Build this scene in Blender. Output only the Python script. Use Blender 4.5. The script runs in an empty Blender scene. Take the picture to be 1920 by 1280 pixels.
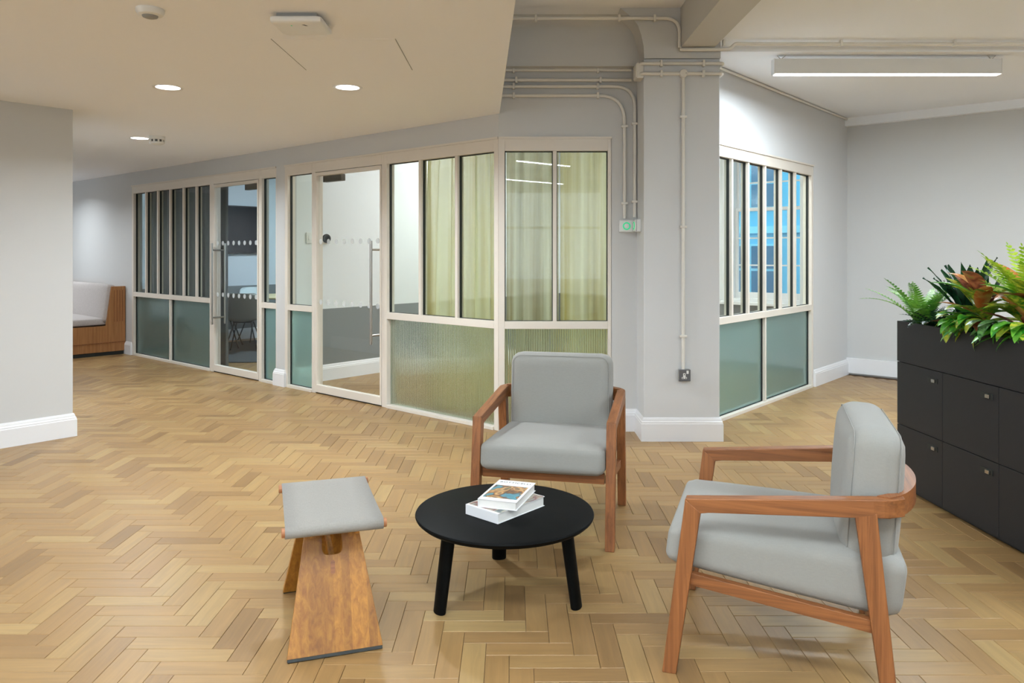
import bpy, bmesh, math, random
from mathutils import Matrix, Vector

# ------------------------------------------------------------------ camera, world, exposure
scene = bpy.context.scene
col = scene.collection
rnd = random.Random(7)
PI = math.pi

cam_data = bpy.data.cameras.new('camera')
cam_data.sensor_width = 36.0
cam_data.lens = 36.0 * 1427 / 1920
cam_data.shift_y = -(640 - 472) / 1920
cam_data.clip_start = 0.05
camera = bpy.data.objects.new('camera', cam_data)
camera.location = (0, 0, 1.4)
camera.rotation_euler = (PI / 2, 0, 0)
col.objects.link(camera)
scene.camera = camera

world = bpy.data.worlds.new('daylight')
scene.world = world
world.use_nodes = True
bg = world.node_tree.nodes['Background']
bg.inputs['Color'].default_value = (0.84, 0.93, 1.0, 1)
bg.inputs['Strength'].default_value = 2.6

vs = scene.view_settings
vs.view_transform = 'Standard'
vs.look = 'None'
vs.exposure = 0.18
vs.gamma = 1.0
vs.use_curve_mapping = False
scene.cycles.max_bounces = 7
scene.cycles.diffuse_bounces = 3
scene.cycles.glossy_bounces = 3
scene.cycles.transmission_bounces = 6
scene.cycles.transparent_max_bounces = 16
scene.cycles.sample_clamp_indirect = 6.0
scene.cycles.caustics_refractive = True
scene.cycles.blur_glossy = 0.5
scene.cycles.use_adaptive_sampling = True
scene.cycles.adaptive_threshold = 0.13
scene.cycles.adaptive_min_samples = 20

LINEAR_POWER = 66.0       # watts per linear pendant
DOWN_POWER = 34.0         # watts per recessed downlight
LAMP_COL = (0.82, 0.93, 1.0)
DOWN_COL = (0.86, 0.94, 1.0)

# ------------------------------------------------------------------ helpers
def srgb(r, g, b):
    def f(c):
        c /= 255.0
        return c / 12.92 if c <= 0.04045 else ((c + 0.055) / 1.055) ** 2.4
    return (f(r), f(g), f(b), 1.0)

TH = math.radians(49)
D = Vector((-math.sin(TH), math.cos(TH), 0))      # along the long glazed wall, to the left and away
EV = Vector((math.cos(TH), math.sin(TH), 0))      # into the meeting rooms
CORNER = Vector((-0.105, 5.95, 0))
F = Matrix(((D.x, EV.x, 0, CORNER.x), (D.y, EV.y, 0, CORNER.y), (0, 0, 1, 0), (0, 0, 0, 1)))
def fw(u, v, z=0.0):
    return F @ Vector((u, v, z))

class MB:
    """collects shapes, builds one mesh object"""
    def __init__(self, M=None):
        self.v = []; self.f = []; self.mi = []; self.M = M; self.cur = 0
    def add(self, vs_, fs, M=None):
        o = len(self.v)
        for p in vs_:
            p = Vector(p)
            if M is not None: p = M @ p
            if self.M is not None: p = self.M @ p
            self.v.append(p)
        det = (M.to_3x3().determinant() if M is not None else 1.0) * (self.M.to_3x3().determinant() if self.M is not None else 1.0)
        for f in fs:
            q = [o + i for i in f]
            self.f.append(q if det > 0 else q[::-1]); self.mi.append(self.cur)
        return self
    def box(self, a, b, M=None):
        x0, y0, z0 = a; x1, y1, z1 = b
        vs_ = [(x0,y0,z0),(x1,y0,z0),(x1,y1,z0),(x0,y1,z0),(x0,y0,z1),(x1,y0,z1),(x1,y1,z1),(x0,y1,z1)]
        return self.add(vs_, [(0,3,2,1),(4,5,6,7),(0,1,5,4),(1,2,6,5),(2,3,7,6),(3,0,4,7)], M)
    def prism(self, poly, z0, z1, M=None):
        n = len(poly)
        vs_ = [(p[0], p[1], z0) for p in poly] + [(p[0], p[1], z1) for p in poly]
        fs = [tuple(range(n - 1, -1, -1)), tuple(range(n, 2 * n))]
        fs += [(i, (i + 1) % n, n + (i + 1) % n, n + i) for i in range(n)]
        return self.add(vs_, fs, M)
    def bar(self, a, b, w, t, up=(0, 0, 1), M=None):
        """square bar from a to b: w across, t along up"""
        a = Vector(a); b = Vector(b); ax = (b - a).normalized(); up = Vector(up)
        s = ax.cross(up).normalized(); u2 = s.cross(ax).normalized()
        vs_ = []
        for p in (a, b):
            for i, j in ((-1,-1),(1,-1),(1,1),(-1,1)):
                vs_.append(p + s * (i * w / 2) + u2 * (j * t / 2))
        return self.add(vs_, [(0,3,2,1),(4,5,6,7),(0,1,5,4),(1,2,6,5),(2,3,7,6),(3,0,4,7)], M)
    def tube(self, pts, r, n=10, M=None, r2=None, caps=True):
        pts = [Vector(p) for p in pts]
        m = len(pts); prev = None; vs_ = []
        for i, p in enumerate(pts):
            t = (pts[min(i + 1, m - 1)] - pts[max(i - 1, 0)]).normalized()
            if prev is None:
                a = Vector((0, 0, 1)) if abs(t.z) < 0.9 else Vector((1, 0, 0))
                s = t.cross(a).normalized()
            else:
                s = (prev - t * prev.dot(t)).normalized()
            prev = s; q = t.cross(s)
            rr = r if r2 is None else r + (r2 - r) * i / (m - 1)
            for k in range(n):
                an = 2 * PI * k / n
                vs_.append(p + s * (rr * math.cos(an)) + q * (rr * math.sin(an)))
        fs = []
        for i in range(m - 1):
            for k in range(n):
                fs.append((i*n+k, i*n+(k+1)%n, (i+1)*n+(k+1)%n, (i+1)*n+k))
        if caps:
            fs.append(tuple(range(n - 1, -1, -1))); fs.append(tuple(range((m-1)*n, m*n)))
        return self.add(vs_, fs, M)
    def lathe(self, prof, n=32, M=None, cap=True):
        m = len(prof); vs_ = []
        for r, z in prof:
            for k in range(n):
                an = 2 * PI * k / n
                vs_.append((r * math.cos(an), r * math.sin(an), z))
        fs = []
        for i in range(m - 1):
            for k in range(n):
                fs.append((i*n+k, i*n+(k+1)%n, (i+1)*n+(k+1)%n, (i+1)*n+k))
        if cap:
            fs.append(tuple(range(n - 1, -1, -1))); fs.append(tuple(range((m-1)*n, m*n)))
        return self.add(vs_, fs, M)
    def grid(self, fn, nu, nv, M=None):
        vs_ = [fn(i / nu, j / nv) for i in range(nu + 1) for j in range(nv + 1)]
        fs = [(i*(nv+1)+j, (i+1)*(nv+1)+j, (i+1)*(nv+1)+j+1, i*(nv+1)+j+1) for i in range(nu) for j in range(nv)]
        return self.add(vs_, fs, M)
    def mesh(self, name, mats, smooth=None, bevel=0.0, seg=2, recalc=True, origin=None):
        me = bpy.data.meshes.new(name)
        vs_ = self.v if origin is None else [p - Vector(origin) for p in self.v]
        me.from_pydata([tuple(p) for p in vs_], [], self.f)
        for p, i in zip(me.polygons, self.mi): p.material_index = i
        bm = bmesh.new(); bm.from_mesh(me)
        if recalc: bmesh.ops.recalc_face_normals(bm, faces=bm.faces)
        if bevel > 0:
            es = [e for e in bm.edges if len(e.link_faces) == 2 and e.calc_face_angle(0) > 0.45]
            bmesh.ops.bevel(bm, geom=es, offset=bevel, segments=seg, affect='EDGES', profile=0.5, clamp_overlap=True)
        if smooth is not None:
            for f in bm.faces: f.smooth = True
            for e in bm.edges:
                if len(e.link_faces) == 2 and e.calc_face_angle(0) > smooth: e.smooth = False
        bm.to_mesh(me); bm.free()
        if not isinstance(mats, (list, tuple)): mats = [mats]
        for m in mats: me.materials.append(m)
        return me
    def build(self, name, mats, parent=None, smooth=None, bevel=0.0, seg=2, recalc=True, origin=None):
        me = self.mesh(name, mats, smooth, bevel, seg, recalc, origin)
        o = bpy.data.objects.new(name, me); col.objects.link(o)
        if origin is not None: o.location = origin
        if parent is not None: o.parent = parent
        return o

def tag(o, label=None, cat=None, group=None, kind=None):
    if label: o['label'] = label
    if cat: o['category'] = cat
    if group: o['group'] = group
    if kind: o['kind'] = kind
    return o
def empty(name, loc=(0, 0, 0), rz=0.0):
    o = bpy.data.objects.new(name, None); o.empty_display_size = 0.1
    o.location = loc; o.rotation_euler = (0, 0, rz); col.objects.link(o)
    return o
def copy_tree(o, parent=None):
    c = o.copy(); col.objects.link(c); c.parent = parent
    for ch in list(o.children): copy_tree(ch, c)
    return c
def struct(o, label=None):
    return tag(o, label, None, None, 'structure')
def fillet(pts, r, n=6):
    pts = [Vector(p) for p in pts]; out = [pts[0]]
    for i in range(1, len(pts) - 1):
        a = (pts[i-1] - pts[i]); b = (pts[i+1] - pts[i])
        rr = min(r, a.length * 0.49, b.length * 0.49)
        p0 = pts[i] + a.normalized() * rr; p1 = pts[i] + b.normalized() * rr
        for k in range(n + 1):
            t = k / n
            out.append(p0 * (1-t)**2 + pts[i] * 2*t*(1-t) + p1 * t*t)
    out.append(pts[-1]); return out
def rounded_box(w, d, h, r, n=10, crown=0.0, crown_axis=2, sag=0.0):
    """verts and faces of a soft rounded box centred at 0"""
    bm = bmesh.new(); bmesh.ops.create_cube(bm, size=2.0)
    bmesh.ops.subdivide_edges(bm, edges=bm.edges[:], cuts=n, use_grid_fill=True)
    half = (w/2, d/2, h/2); vs_ = []
    for v in bm.verts:
        q = []
        for k in range(3):
            c = v.co[k]; c = math.copysign(min(1.0, abs(c)) ** 0.8, c)
            q.append(c * half[k])
        q = Vector(q)
        inner = Vector([max(-half[k] + r, min(half[k] - r, q[k])) for k in range(3)])
        off = q - inner
        if off.length > 1e-9: q = inner + off.normalized() * min(off.length, r) if off.length < r else inner + off.normalized() * r
        oth = [k for k in range(3) if k != crown_axis]
        b = 1.0
        for k in oth: b *= max(0.0, 1 - (q[k] / half[k]) ** 2)
        q[crown_axis] += math.copysign(1, q[crown_axis]) * crown * b ** 0.6 * (abs(q[crown_axis]) / half[crown_axis])
        vs_.append(q)
    bm.verts.index_update()
    fs = [tuple(v.index for v in f.verts) for f in bm.faces]; bm.free()
    return vs_, fs

# ------------------------------------------------------------------ materials
def new_mat(name):
    m = bpy.data.materials.new(name); m.use_nodes = True
    nt = m.node_tree; nt.nodes.clear()
    out = nt.nodes.new('ShaderNodeOutputMaterial')
    return m, nt, out
def N(nt, typ, **kw):
    n = nt.nodes.new(typ)
    for k, v in kw.items():
        if k in n.inputs.keys(): n.inputs[k].default_value = v
        else: setattr(n, k, v)
    return n
def L(nt, a, b): nt.links.new(a, b)

def plain(name, c, rough=0.6, metal=0.0, var=0.04, scale=6.0, bump=0.0, bscale=120.0, spec=0.5, coat=0.0, sheen=0.0):
    m, nt, out = new_mat(name)
    p = N(nt, 'ShaderNodeBsdfPrincipled', Roughness=rough, Metallic=metal)
    p.inputs['Specular IOR Level'].default_value = spec
    p.inputs['Coat Weight'].default_value = coat
    p.inputs['Sheen Weight'].default_value = sheen
    tc = N(nt, 'ShaderNodeTexCoord')
    no = N(nt, 'ShaderNodeTexNoise', Scale=scale, Detail=3.0)
    L(nt, tc.outputs['Object'], no.inputs['Vector'])
    mx = N(nt, 'ShaderNodeMix', data_type='RGBA')
    mx.inputs[6].default_value = tuple(max(0, x * (1 - var)) for x in c[:3]) + (1,)
    mx.inputs[7].default_value = tuple(min(1, x * (1 + var)) for x in c[:3]) + (1,)
    L(nt, no.outputs['Fac'], mx.inputs[0]); L(nt, mx.outputs[2], p.inputs['Base Color'])
    if bump > 0:
        n2 = N(nt, 'ShaderNodeTexNoise', Scale=bscale, Detail=2.0)
        L(nt, tc.outputs['Object'], n2.inputs['Vector'])
        b = N(nt, 'ShaderNodeBump', Strength=bump, Distance=0.002)
        L(nt, n2.outputs['Fac'], b.inputs['Height']); L(nt, b.outputs['Normal'], p.inputs['Normal'])
    L(nt, p.outputs[0], out.inputs[0])
    return m

def wood(name, c1, c2, axis=2, rough=0.45, scale=14.0, bands=0.0, bandcols=None):
    m, nt, out = new_mat(name)
    p = N(nt, 'ShaderNodeBsdfPrincipled', Roughness=rough)
    tc = N(nt, 'ShaderNodeTexCoord'); mp = N(nt, 'ShaderNodeMapping')
    s = [scale * 5] * 3; s[axis] = scale * 0.16
    mp.inputs['Scale'].default_value = s
    L(nt, tc.outputs['Object'], mp.inputs['Vector'])
    no = N(nt, 'ShaderNodeTexNoise', Scale=1.0, Detail=5.0, Roughness=0.65, Distortion=0.6)
    L(nt, mp.outputs[0], no.inputs['Vector'])
    cr = N(nt, 'ShaderNodeValToRGB'); cr.color_ramp.elements[0].position = 0.32; cr.color_ramp.elements[1].position = 0.7
    cr.color_ramp.elements[0].color = c1; cr.color_ramp.elements[1].color = c2
    L(nt, no.outputs['Fac'], cr.inputs[0])
    src = cr.outputs[0]
    if bands:
        sx = N(nt, 'ShaderNodeSeparateXYZ'); L(nt, tc.outputs['Object'], sx.inputs[0])
        mu = N(nt, 'ShaderNodeMath', operation='MULTIPLY'); mu.inputs[1].default_value = bands
        L(nt, sx.outputs[0], mu.inputs[0])
        fl = N(nt, 'ShaderNodeMath', operation='FLOOR'); L(nt, mu.outputs[0], fl.inputs[0])
        wn = N(nt, 'ShaderNodeTexWhiteNoise', noise_dimensions='1D'); L(nt, fl.outputs[0], wn.inputs['W'])
        mx = N(nt, 'ShaderNodeMix', data_type='RGBA', blend_type='MULTIPLY'); mx.inputs[0].default_value = 1.0
        cr2 = N(nt, 'ShaderNodeValToRGB')
        cr2.color_ramp.elements[0].color = (0.74, 0.68, 0.58, 1); cr2.color_ramp.elements[1].color = (1.15, 1.1, 1.0, 1)
        L(nt, wn.outputs[0], cr2.inputs[0]); L(nt, src, mx.inputs[6]); L(nt, cr2.outputs[0], mx.inputs[7]); src = mx.outputs[2]
    L(nt, src, p.inputs['Base Color'])
    b = N(nt, 'ShaderNodeBump', Strength=0.12, Distance=0.002)
    L(nt, no.outputs['Fac'], b.inputs['Height']); L(nt, b.outputs['Normal'], p.inputs['Normal'])
    L(nt, p.outputs[0], out.inputs[0])
    return m

def parquet(name, per_object):
    """oak block: tone and grain offset per block"""
    m, nt, out = new_mat(name)
    p = N(nt, 'ShaderNodeBsdfPrincipled', Roughness=0.36)
    p.inputs['Specular IOR Level'].default_value = 0.42
    at = N(nt, 'ShaderNodeAttribute', attribute_name='tone')
    at.attribute_type = 'OBJECT' if per_object else 'GEOMETRY'
    if per_object:
        tc = N(nt, 'ShaderNodeTexCoord'); vec = tc.outputs['Object']
    else:
        uv = N(nt, 'ShaderNodeAttribute', attribute_name='local'); uv.attribute_type = 'GEOMETRY'; vec = uv.outputs['Vector']
    mp = N(nt, 'ShaderNodeMapping'); mp.inputs['Scale'].default_value = (3.2, 42, 42)
    L(nt, vec, mp.inputs['Vector'])
    m1 = N(nt, 'ShaderNodeMath', operation='MULTIPLY'); m1.inputs[1].default_value = 91.7
    L(nt, at.outputs['Fac'], m1.inputs[0])
    cx = N(nt, 'ShaderNodeCombineXYZ')
    for k in range(3): L(nt, m1.outputs[0], cx.inputs[k])
    ad = N(nt, 'ShaderNodeVectorMath', operation='ADD'); L(nt, mp.outputs[0], ad.inputs[0]); L(nt, cx.outputs[0], ad.inputs[1])
    no = N(nt, 'ShaderNodeTexNoise', Scale=1.0, Detail=4.0, Roughness=0.6, Distortion=0.8)
    L(nt, ad.outputs[0], no.inputs['Vector'])
    cr = N(nt, 'ShaderNodeValToRGB')
    e = cr.color_ramp.elements
    e[0].position = 0.0; e[0].color = srgb(139, 107, 67)
    e[1].position = 1.0; e[1].color = srgb(169, 140, 93)
    for pos, c in ((0.12, (150, 117, 75)), (0.4, (159, 125, 80)), (0.65, (161, 128, 83)), (0.85, (165, 133, 86))):
        k = e.new(pos); k.color = srgb(*c)
    L(nt, at.outputs['Fac'], cr.inputs[0])
    g = N(nt, 'ShaderNodeMapRange'); g.inputs[1].default_value = 0.3; g.inputs[2].default_value = 0.75
    g.inputs[3].default_value = 0.82; g.inputs[4].default_value = 1.08
    L(nt, no.outputs['Fac'], g.inputs[0])
    mx = N(nt, 'ShaderNodeVectorMath', operation='SCALE'); L(nt, cr.outputs[0], mx.inputs[0]); L(nt, g.outputs[0], mx.inputs['Scale'])
    L(nt, mx.outputs[0], p.inputs['Base Color'])
    rr = N(nt, 'ShaderNodeMapRange'); rr.inputs[3].default_value = 0.30; rr.inputs[4].default_value = 0.46
    L(nt, no.outputs['Fac'], rr.inputs[0]); L(nt, rr.outputs[0], p.inputs['Roughness'])
    b = N(nt, 'ShaderNodeBump', Strength=0.06, Distance=0.001)
    L(nt, no.outputs['Fac'], b.inputs['Height']); L(nt, b.outputs['Normal'], p.inputs['Normal'])
    L(nt, p.outputs[0], out.inputs[0])
    return m

def clear_glass(name, tint, ior=1.5):
    m, nt, out = new_mat(name)
    tr = N(nt, 'ShaderNodeBsdfTransparent', Color=tint)
    gl = N(nt, 'ShaderNodeBsdfGlossy', Roughness=0.0, Color=(1, 1, 1, 1))
    fr = N(nt, 'ShaderNodeFresnel', IOR=ior)
    ge = N(nt, 'ShaderNodeNewGeometry')      # the pane is thin: only its outer face mirrors
    iv = N(nt, 'ShaderNodeMath', operation='SUBTRACT'); iv.inputs[0].default_value = 1.0; L(nt, ge.outputs['Backfacing'], iv.inputs[1])
    mu = N(nt, 'ShaderNodeMath', operation='MULTIPLY'); L(nt, fr.outputs[0], mu.inputs[0]); L(nt, iv.outputs[0], mu.inputs[1])
    mx = N(nt, 'ShaderNodeMixShader')
    L(nt, mu.outputs[0], mx.inputs[0]); L(nt, tr.outputs[0], mx.inputs[1]); L(nt, gl.outputs[0], mx.inputs[2])
    L(nt, mx.outputs[0], out.inputs[0])
    return m
def frosted_glass(name, tint, rough, ior=1.35, milk=0.15, body=0.0):
    m, nt, out = new_mat(name)
    rf = N(nt, 'ShaderNodeBsdfRefraction', Color=tint, Roughness=rough, IOR=ior)
    tl = N(nt, 'ShaderNodeBsdfTranslucent', Color=tint)
    gl = N(nt, 'ShaderNodeBsdfGlossy', Roughness=0.12, Color=(1, 1, 1, 1))
    fr = N(nt, 'ShaderNodeFresnel', IOR=1.45)
    m0 = N(nt, 'ShaderNodeMixShader'); m0.inputs[0].default_value = milk
    L(nt, rf.outputs[0], m0.inputs[1]); L(nt, tl.outputs[0], m0.inputs[2])
    if body:
        df = N(nt, 'ShaderNodeBsdfDiffuse', Color=tint); mb = N(nt, 'ShaderNodeMixShader'); mb.inputs[0].default_value = body
        L(nt, m0.outputs[0], mb.inputs[1]); L(nt, df.outputs[0], mb.inputs[2]); m0 = mb
    mx = N(nt, 'ShaderNodeMixShader')
    L(nt, fr.outputs[0], mx.inputs[0]); L(nt, m0.outputs[0], mx.inputs[1]); L(nt, gl.outputs[0], mx.inputs[2])
    L(nt, mx.outputs[0], out.inputs[0])
    return m
def emitter(name, c, s):
    m, nt, out = new_mat(name)
    e = N(nt, 'ShaderNodeEmission', Color=c, Strength=s); L(nt, e.outputs[0], out.inputs[0])
    return m
def dado_mat(name, wall, dado, h):
    m, nt, out = new_mat(name)
    p = N(nt, 'ShaderNodeBsdfPrincipled', Roughness=0.6)
    tc = N(nt, 'ShaderNodeTexCoord'); sx = N(nt, 'ShaderNodeSeparateXYZ'); L(nt, tc.outputs['Object'], sx.inputs[0])
    gt = N(nt, 'ShaderNodeMath', operation='GREATER_THAN'); gt.inputs[1].default_value = h
    L(nt, sx.outputs[2], gt.inputs[0])
    mx = N(nt, 'ShaderNodeMix', data_type='RGBA'); mx.inputs[6].default_value = dado; mx.inputs[7].default_value = wall
    L(nt, gt.outputs[0], mx.inputs[0]); L(nt, mx.outputs[2], p.inputs['Base Color']); L(nt, p.outputs[0], out.inputs[0])
    return m
def sheer(name, c1, c2, transp=0.25, scale=9.0):
    m, nt, out = new_mat(name)
    tc = N(nt, 'ShaderNodeTexCoord'); mp = N(nt, 'ShaderNodeMapping'); mp.inputs['Scale'].default_value = (scale, scale, 0.25)
    L(nt, tc.outputs['Object'], mp.inputs['Vector'])
    no = N(nt, 'ShaderNodeTexNoise', Scale=1.0, Detail=3.0); L(nt, mp.outputs[0], no.inputs['Vector'])
    cr = N(nt, 'ShaderNodeValToRGB'); cr.color_ramp.elements[0].position = 0.36; cr.color_ramp.elements[1].position = 0.62
    cr.color_ramp.elements[0].color = c1; cr.color_ramp.elements[1].color = c2
    L(nt, no.outputs['Fac'], cr.inputs[0])
    df = N(nt, 'ShaderNodeBsdfDiffuse'); tl = N(nt, 'ShaderNodeBsdfTranslucent'); tr = N(nt, 'ShaderNodeBsdfTransparent')
    L(nt, cr.outputs[0], df.inputs[0]); L(nt, cr.outputs[0], tl.inputs[0])
    a = N(nt, 'ShaderNodeMixShader'); a.inputs[0].default_value = 0.5
    L(nt, df.outputs[0], a.inputs[1]); L(nt, tl.outputs[0], a.inputs[2])
    b = N(nt, 'ShaderNodeMixShader'); b.inputs[0].default_value = transp
    L(nt, a.outputs[0], b.inputs[1]); L(nt, tr.outputs[0], b.inputs[2]); L(nt, b.outputs[0], out.inputs[0])
    return m
def fabric(name, c, thread=900.0, var=0.08, sheen=0.2, bump=0.25):
    m, nt, out = new_mat(name)
    p = N(nt, 'ShaderNodeBsdfPrincipled', Roughness=0.85); p.inputs['Sheen Weight'].default_value = sheen
    p.inputs['Specular IOR Level'].default_value = 0.2
    tc = N(nt, 'ShaderNodeTexCoord')
    mp = N(nt, 'ShaderNodeMapping'); mp.inputs['Scale'].default_value = (thread, thread * 0.12, thread * 0.3)
    L(nt, tc.outputs['Object'], mp.inputs['Vector'])
    n1 = N(nt, 'ShaderNodeTexNoise', Scale=1.0, Detail=2.0); L(nt, mp.outputs[0], n1.inputs['Vector'])
    mp2 = N(nt, 'ShaderNodeMapping'); mp2.inputs['Scale'].default_value = (thread * 0.12, thread, thread * 0.3)
    L(nt, tc.outputs['Object'], mp2.inputs['Vector'])
    n2 = N(nt, 'ShaderNodeTexNoise', Scale=1.0, Detail=2.0); L(nt, mp2.outputs[0], n2.inputs['Vector'])
    ad = N(nt, 'ShaderNodeMath', operation='ADD'); L(nt, n1.outputs['Fac'], ad.inputs[0]); L(nt, n2.outputs['Fac'], ad.inputs[1])
    mr = N(nt, 'ShaderNodeMapRange'); mr.inputs[1].default_value = 0.6; mr.inputs[2].default_value = 1.4
    mr.inputs[3].default_value = 1 - var; mr.inputs[4].default_value = 1 + var
    L(nt, ad.outputs[0], mr.inputs[0])
    sc = N(nt, 'ShaderNodeVectorMath', operation='SCALE'); sc.inputs[0].default_value = c[:3]; L(nt, mr.outputs[0], sc.inputs['Scale'])
    L(nt, sc.outputs[0], p.inputs['Base Color'])
    b = N(nt, 'ShaderNodeBump', Strength=bump, Distance=0.001); L(nt, ad.outputs[0], b.inputs['Height']); L(nt, b.outputs['Normal'], p.inputs['Normal'])
    L(nt, p.outputs[0], out.inputs[0])
    return m
def leaf_mat(name, c1, c2, c3=None, scale=18.0, rough=0.4):
    m, nt, out = new_mat(name)
    p = N(nt, 'ShaderNodeBsdfPrincipled', Roughness=rough)
    tc = N(nt, 'ShaderNodeTexCoord'); no = N(nt, 'ShaderNodeTexNoise', Scale=scale, Detail=3.0, Distortion=0.6)
    L(nt, tc.outputs['Object'], no.inputs['Vector'])
    cr = N(nt, 'ShaderNodeValToRGB'); e = cr.color_ramp.elements
    e[0].position = 0.36; e[1].position = 0.64; e[0].color = c1; e[1].color = c2
    if c3: k = e.new(0.72); k.color = c3
    L(nt, no.outputs['Fac'], cr.inputs[0]); L(nt, cr.outputs[0], p.inputs['Base Color'])
    tl = N(nt, 'ShaderNodeBsdfTranslucent'); L(nt, cr.outputs[0], tl.inputs[0])
    mx = N(nt, 'ShaderNodeMixShader'); mx.inputs[0].default_value = 0.25
    L(nt, p.outputs[0], mx.inputs[1]); L(nt, tl.outputs[0], mx.inputs[2]); L(nt, mx.outputs[0], out.inputs[0])
    return m

WALL = plain('wall_paint', srgb(204, 204, 203), 0.75, var=0.015, scale=1.5, bump=0.05, bscale=300)
COLW = plain('column_paint', srgb(211, 212, 213), 0.75, var=0.015, scale=1.5, bump=0.05, bscale=300)
CEIL = plain('ceiling_paint', srgb(245, 246, 250), 0.8, var=0.01, scale=1.0)
CEILW = plain('ceiling_white_paint', srgb(242, 245, 250), 0.8, var=0.01, scale=1.0)
TRIM = plain('white_gloss_paint', srgb(232, 232, 234), 0.35, var=0.01)
FRAME = plain('cream_frame_paint', srgb(222, 214, 203), 0.4, var=0.012)
CONDUIT = plain('painted_conduit', srgb(226, 222, 214), 0.45, var=0.02)
DADO_B = dado_mat('wall_with_grey_dado', srgb(226, 230, 232), srgb(128, 133, 134), 0.78)
DADO_A = dado_mat('cool_wall_with_grey_dado', srgb(206, 214, 222), srgb(118, 124, 126), 0.86)
ROOMW = plain('room_white_paint', srgb(226, 230, 232), 0.7, var=0.01)
STEEL = plain('brushed_steel', srgb(176, 172, 166), 0.28, metal=1.0, var=0.04, scale=40)
DARKMETAL = plain('dark_bronze_metal', srgb(96, 88, 78), 0.45, metal=0.6)
GASKET = plain('black_gasket', srgb(34, 38, 36), 0.6)
GLASS = clear_glass('clear_green_glass', (0.93, 0.975, 0.955, 1))
GLASS_DOOR = clear_glass('clear_door_glass', (0.965, 0.985, 0.98, 1))
FROST = frosted_glass('frosted_teal_glass', (0.66, 0.88, 0.86, 1), 0.32, 1.35, 0.15, 0.10)
REED = frosted_glass('reeded_glass', (0.90, 0.97, 0.91, 1), 0.0, 1.45, 0.06)
DOT, _nt, _o = new_mat('frosted_vinyl')
_d = N(_nt, 'ShaderNodeBsdfDiffuse', Color=srgb(222, 226, 226)); _t = N(_nt, 'ShaderNodeBsdfTransparent'); _m = N(_nt, 'ShaderNodeMixShader'); _m.inputs[0].default_value = 0.55
L(_nt, _d.outputs[0], _m.inputs[1]); L(_nt, _t.outputs[0], _m.inputs[2]); L(_nt, _m.outputs[0], _o.inputs[0])
BLOCK = parquet('oak_block', True)
BLOCKS = parquet('oak_blocks_field', False)
JOINT = plain('parquet_joint', srgb(96, 70, 46), 0.8)
CHAIRWOOD_Z = wood('chair_wood_upright', srgb(112, 66, 33), srgb(158, 100, 56), 2)
CHAIRWOOD_Y = wood('chair_wood_lengthwise', srgb(112, 66, 33), srgb(158, 100, 56), 1)
CHAIRWOOD_X = wood('chair_wood_crosswise', srgb(112, 66, 33), srgb(158, 100, 56), 0)
OAK = wood('stool_oak', srgb(138, 88, 30), srgb(184, 130, 52), 2, rough=0.42, scale=11, bands=34)
OAKROD = wood('stool_rod_wood', srgb(150, 96, 60), srgb(184, 126, 86), 0)
BENCHWOOD = wood('bench_oak', srgb(142, 92, 50), srgb(176, 124, 74), 2, scale=10)
TABLEWOOD = wood('pale_tabletop_wood', srgb(206, 186, 138), srgb(226, 208, 164), 0)
FAB = fabric('light_grey_upholstery', srgb(148, 147, 142), 500, 0.04, 0.15, 0.1)
LINEN = fabric('grey_linen_sling', srgb(146, 142, 136), 420, 0.09, 0.1, 0.2)
BENCHFAB = fabric('grey_bench_fabric', srgb(184, 176, 172), 160, 0.10, 0.1, 0.2)
BLACKTOP = plain('black_lacquer', srgb(14, 15, 15), 0.5, spec=0.05, var=0.05, bump=0.03, bscale=200)
BLACKMETAL = plain('black_metal', srgb(30, 30, 31), 0.45)
LOCKER = plain('charcoal_laminate', srgb(42, 42, 44), 0.55, spec=0.3, var=0.03, bump=0.04, bscale=500)
LOCKER_GAP = plain('locker_carcass', srgb(24, 24, 25), 0.7)
SOIL = plain('dark_soil', srgb(40, 30, 24), 0.95, var=0.3, scale=60, bump=0.8, bscale=60)
WHITEPL = plain('white_plastic', srgb(230, 230, 228), 0.35, var=0.01)
GREYPL = plain('grey_plastic', srgb(150, 150, 148), 0.5)
DARKPL = plain('dark_grey_plate', srgb(92, 92, 94), 0.4)
LEDW = emitter('white_led', (1, 0.97, 0.93, 1), 7.0)
GREENLED = emitter('green_led', (0.03, 0.80, 0.32, 1), 0.75)
PAPER = plain('book_pages', srgb(232, 230, 226), 0.8, var=0.04, scale=300)
COVERW = plain('white_book_cover', srgb(236, 236, 238), 0.35, var=0.01)
INK = plain('dark_ink', srgb(40, 38, 42), 0.6)
CURT = sheer('sheer_yellow_green_curtain', srgb(184, 168, 92), srgb(222, 220, 180), 0.22, 9.0)
CURT2 = sheer('sheer_olive_curtain', srgb(150, 138, 92), srgb(208, 206, 176), 0.2, 10.0)
DARKCURT = plain('dark_grey_curtain_cloth', srgb(84, 90, 90), 0.9, var=0.15, scale=8)
RUG = plain('charcoal_rug_pile', srgb(72, 78, 80), 0.95, var=0.1, scale=90, bump=0.6, bscale=400)
SHELLG = plain('grey_shell_plastic', srgb(120, 120, 112), 0.4)
SHELLW = plain('white_shell_plastic', srgb(214, 226, 228), 0.4)
SCREEN = plain('black_screen', srgb(12, 15, 24), 0.10, var=0.02, spec=0.4)
FACADE = plain('daylight_blue_facade', srgb(80, 184, 224), 0.7, var=0.08, scale=2)  # blue cast of daylight put into this and both colours below
FACADE2 = plain('facade_frames', srgb(120, 206, 236), 0.6)
FACGLASS = plain('dark_facade_glass', srgb(26, 100, 138), 0.12, spec=0.7)

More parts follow.
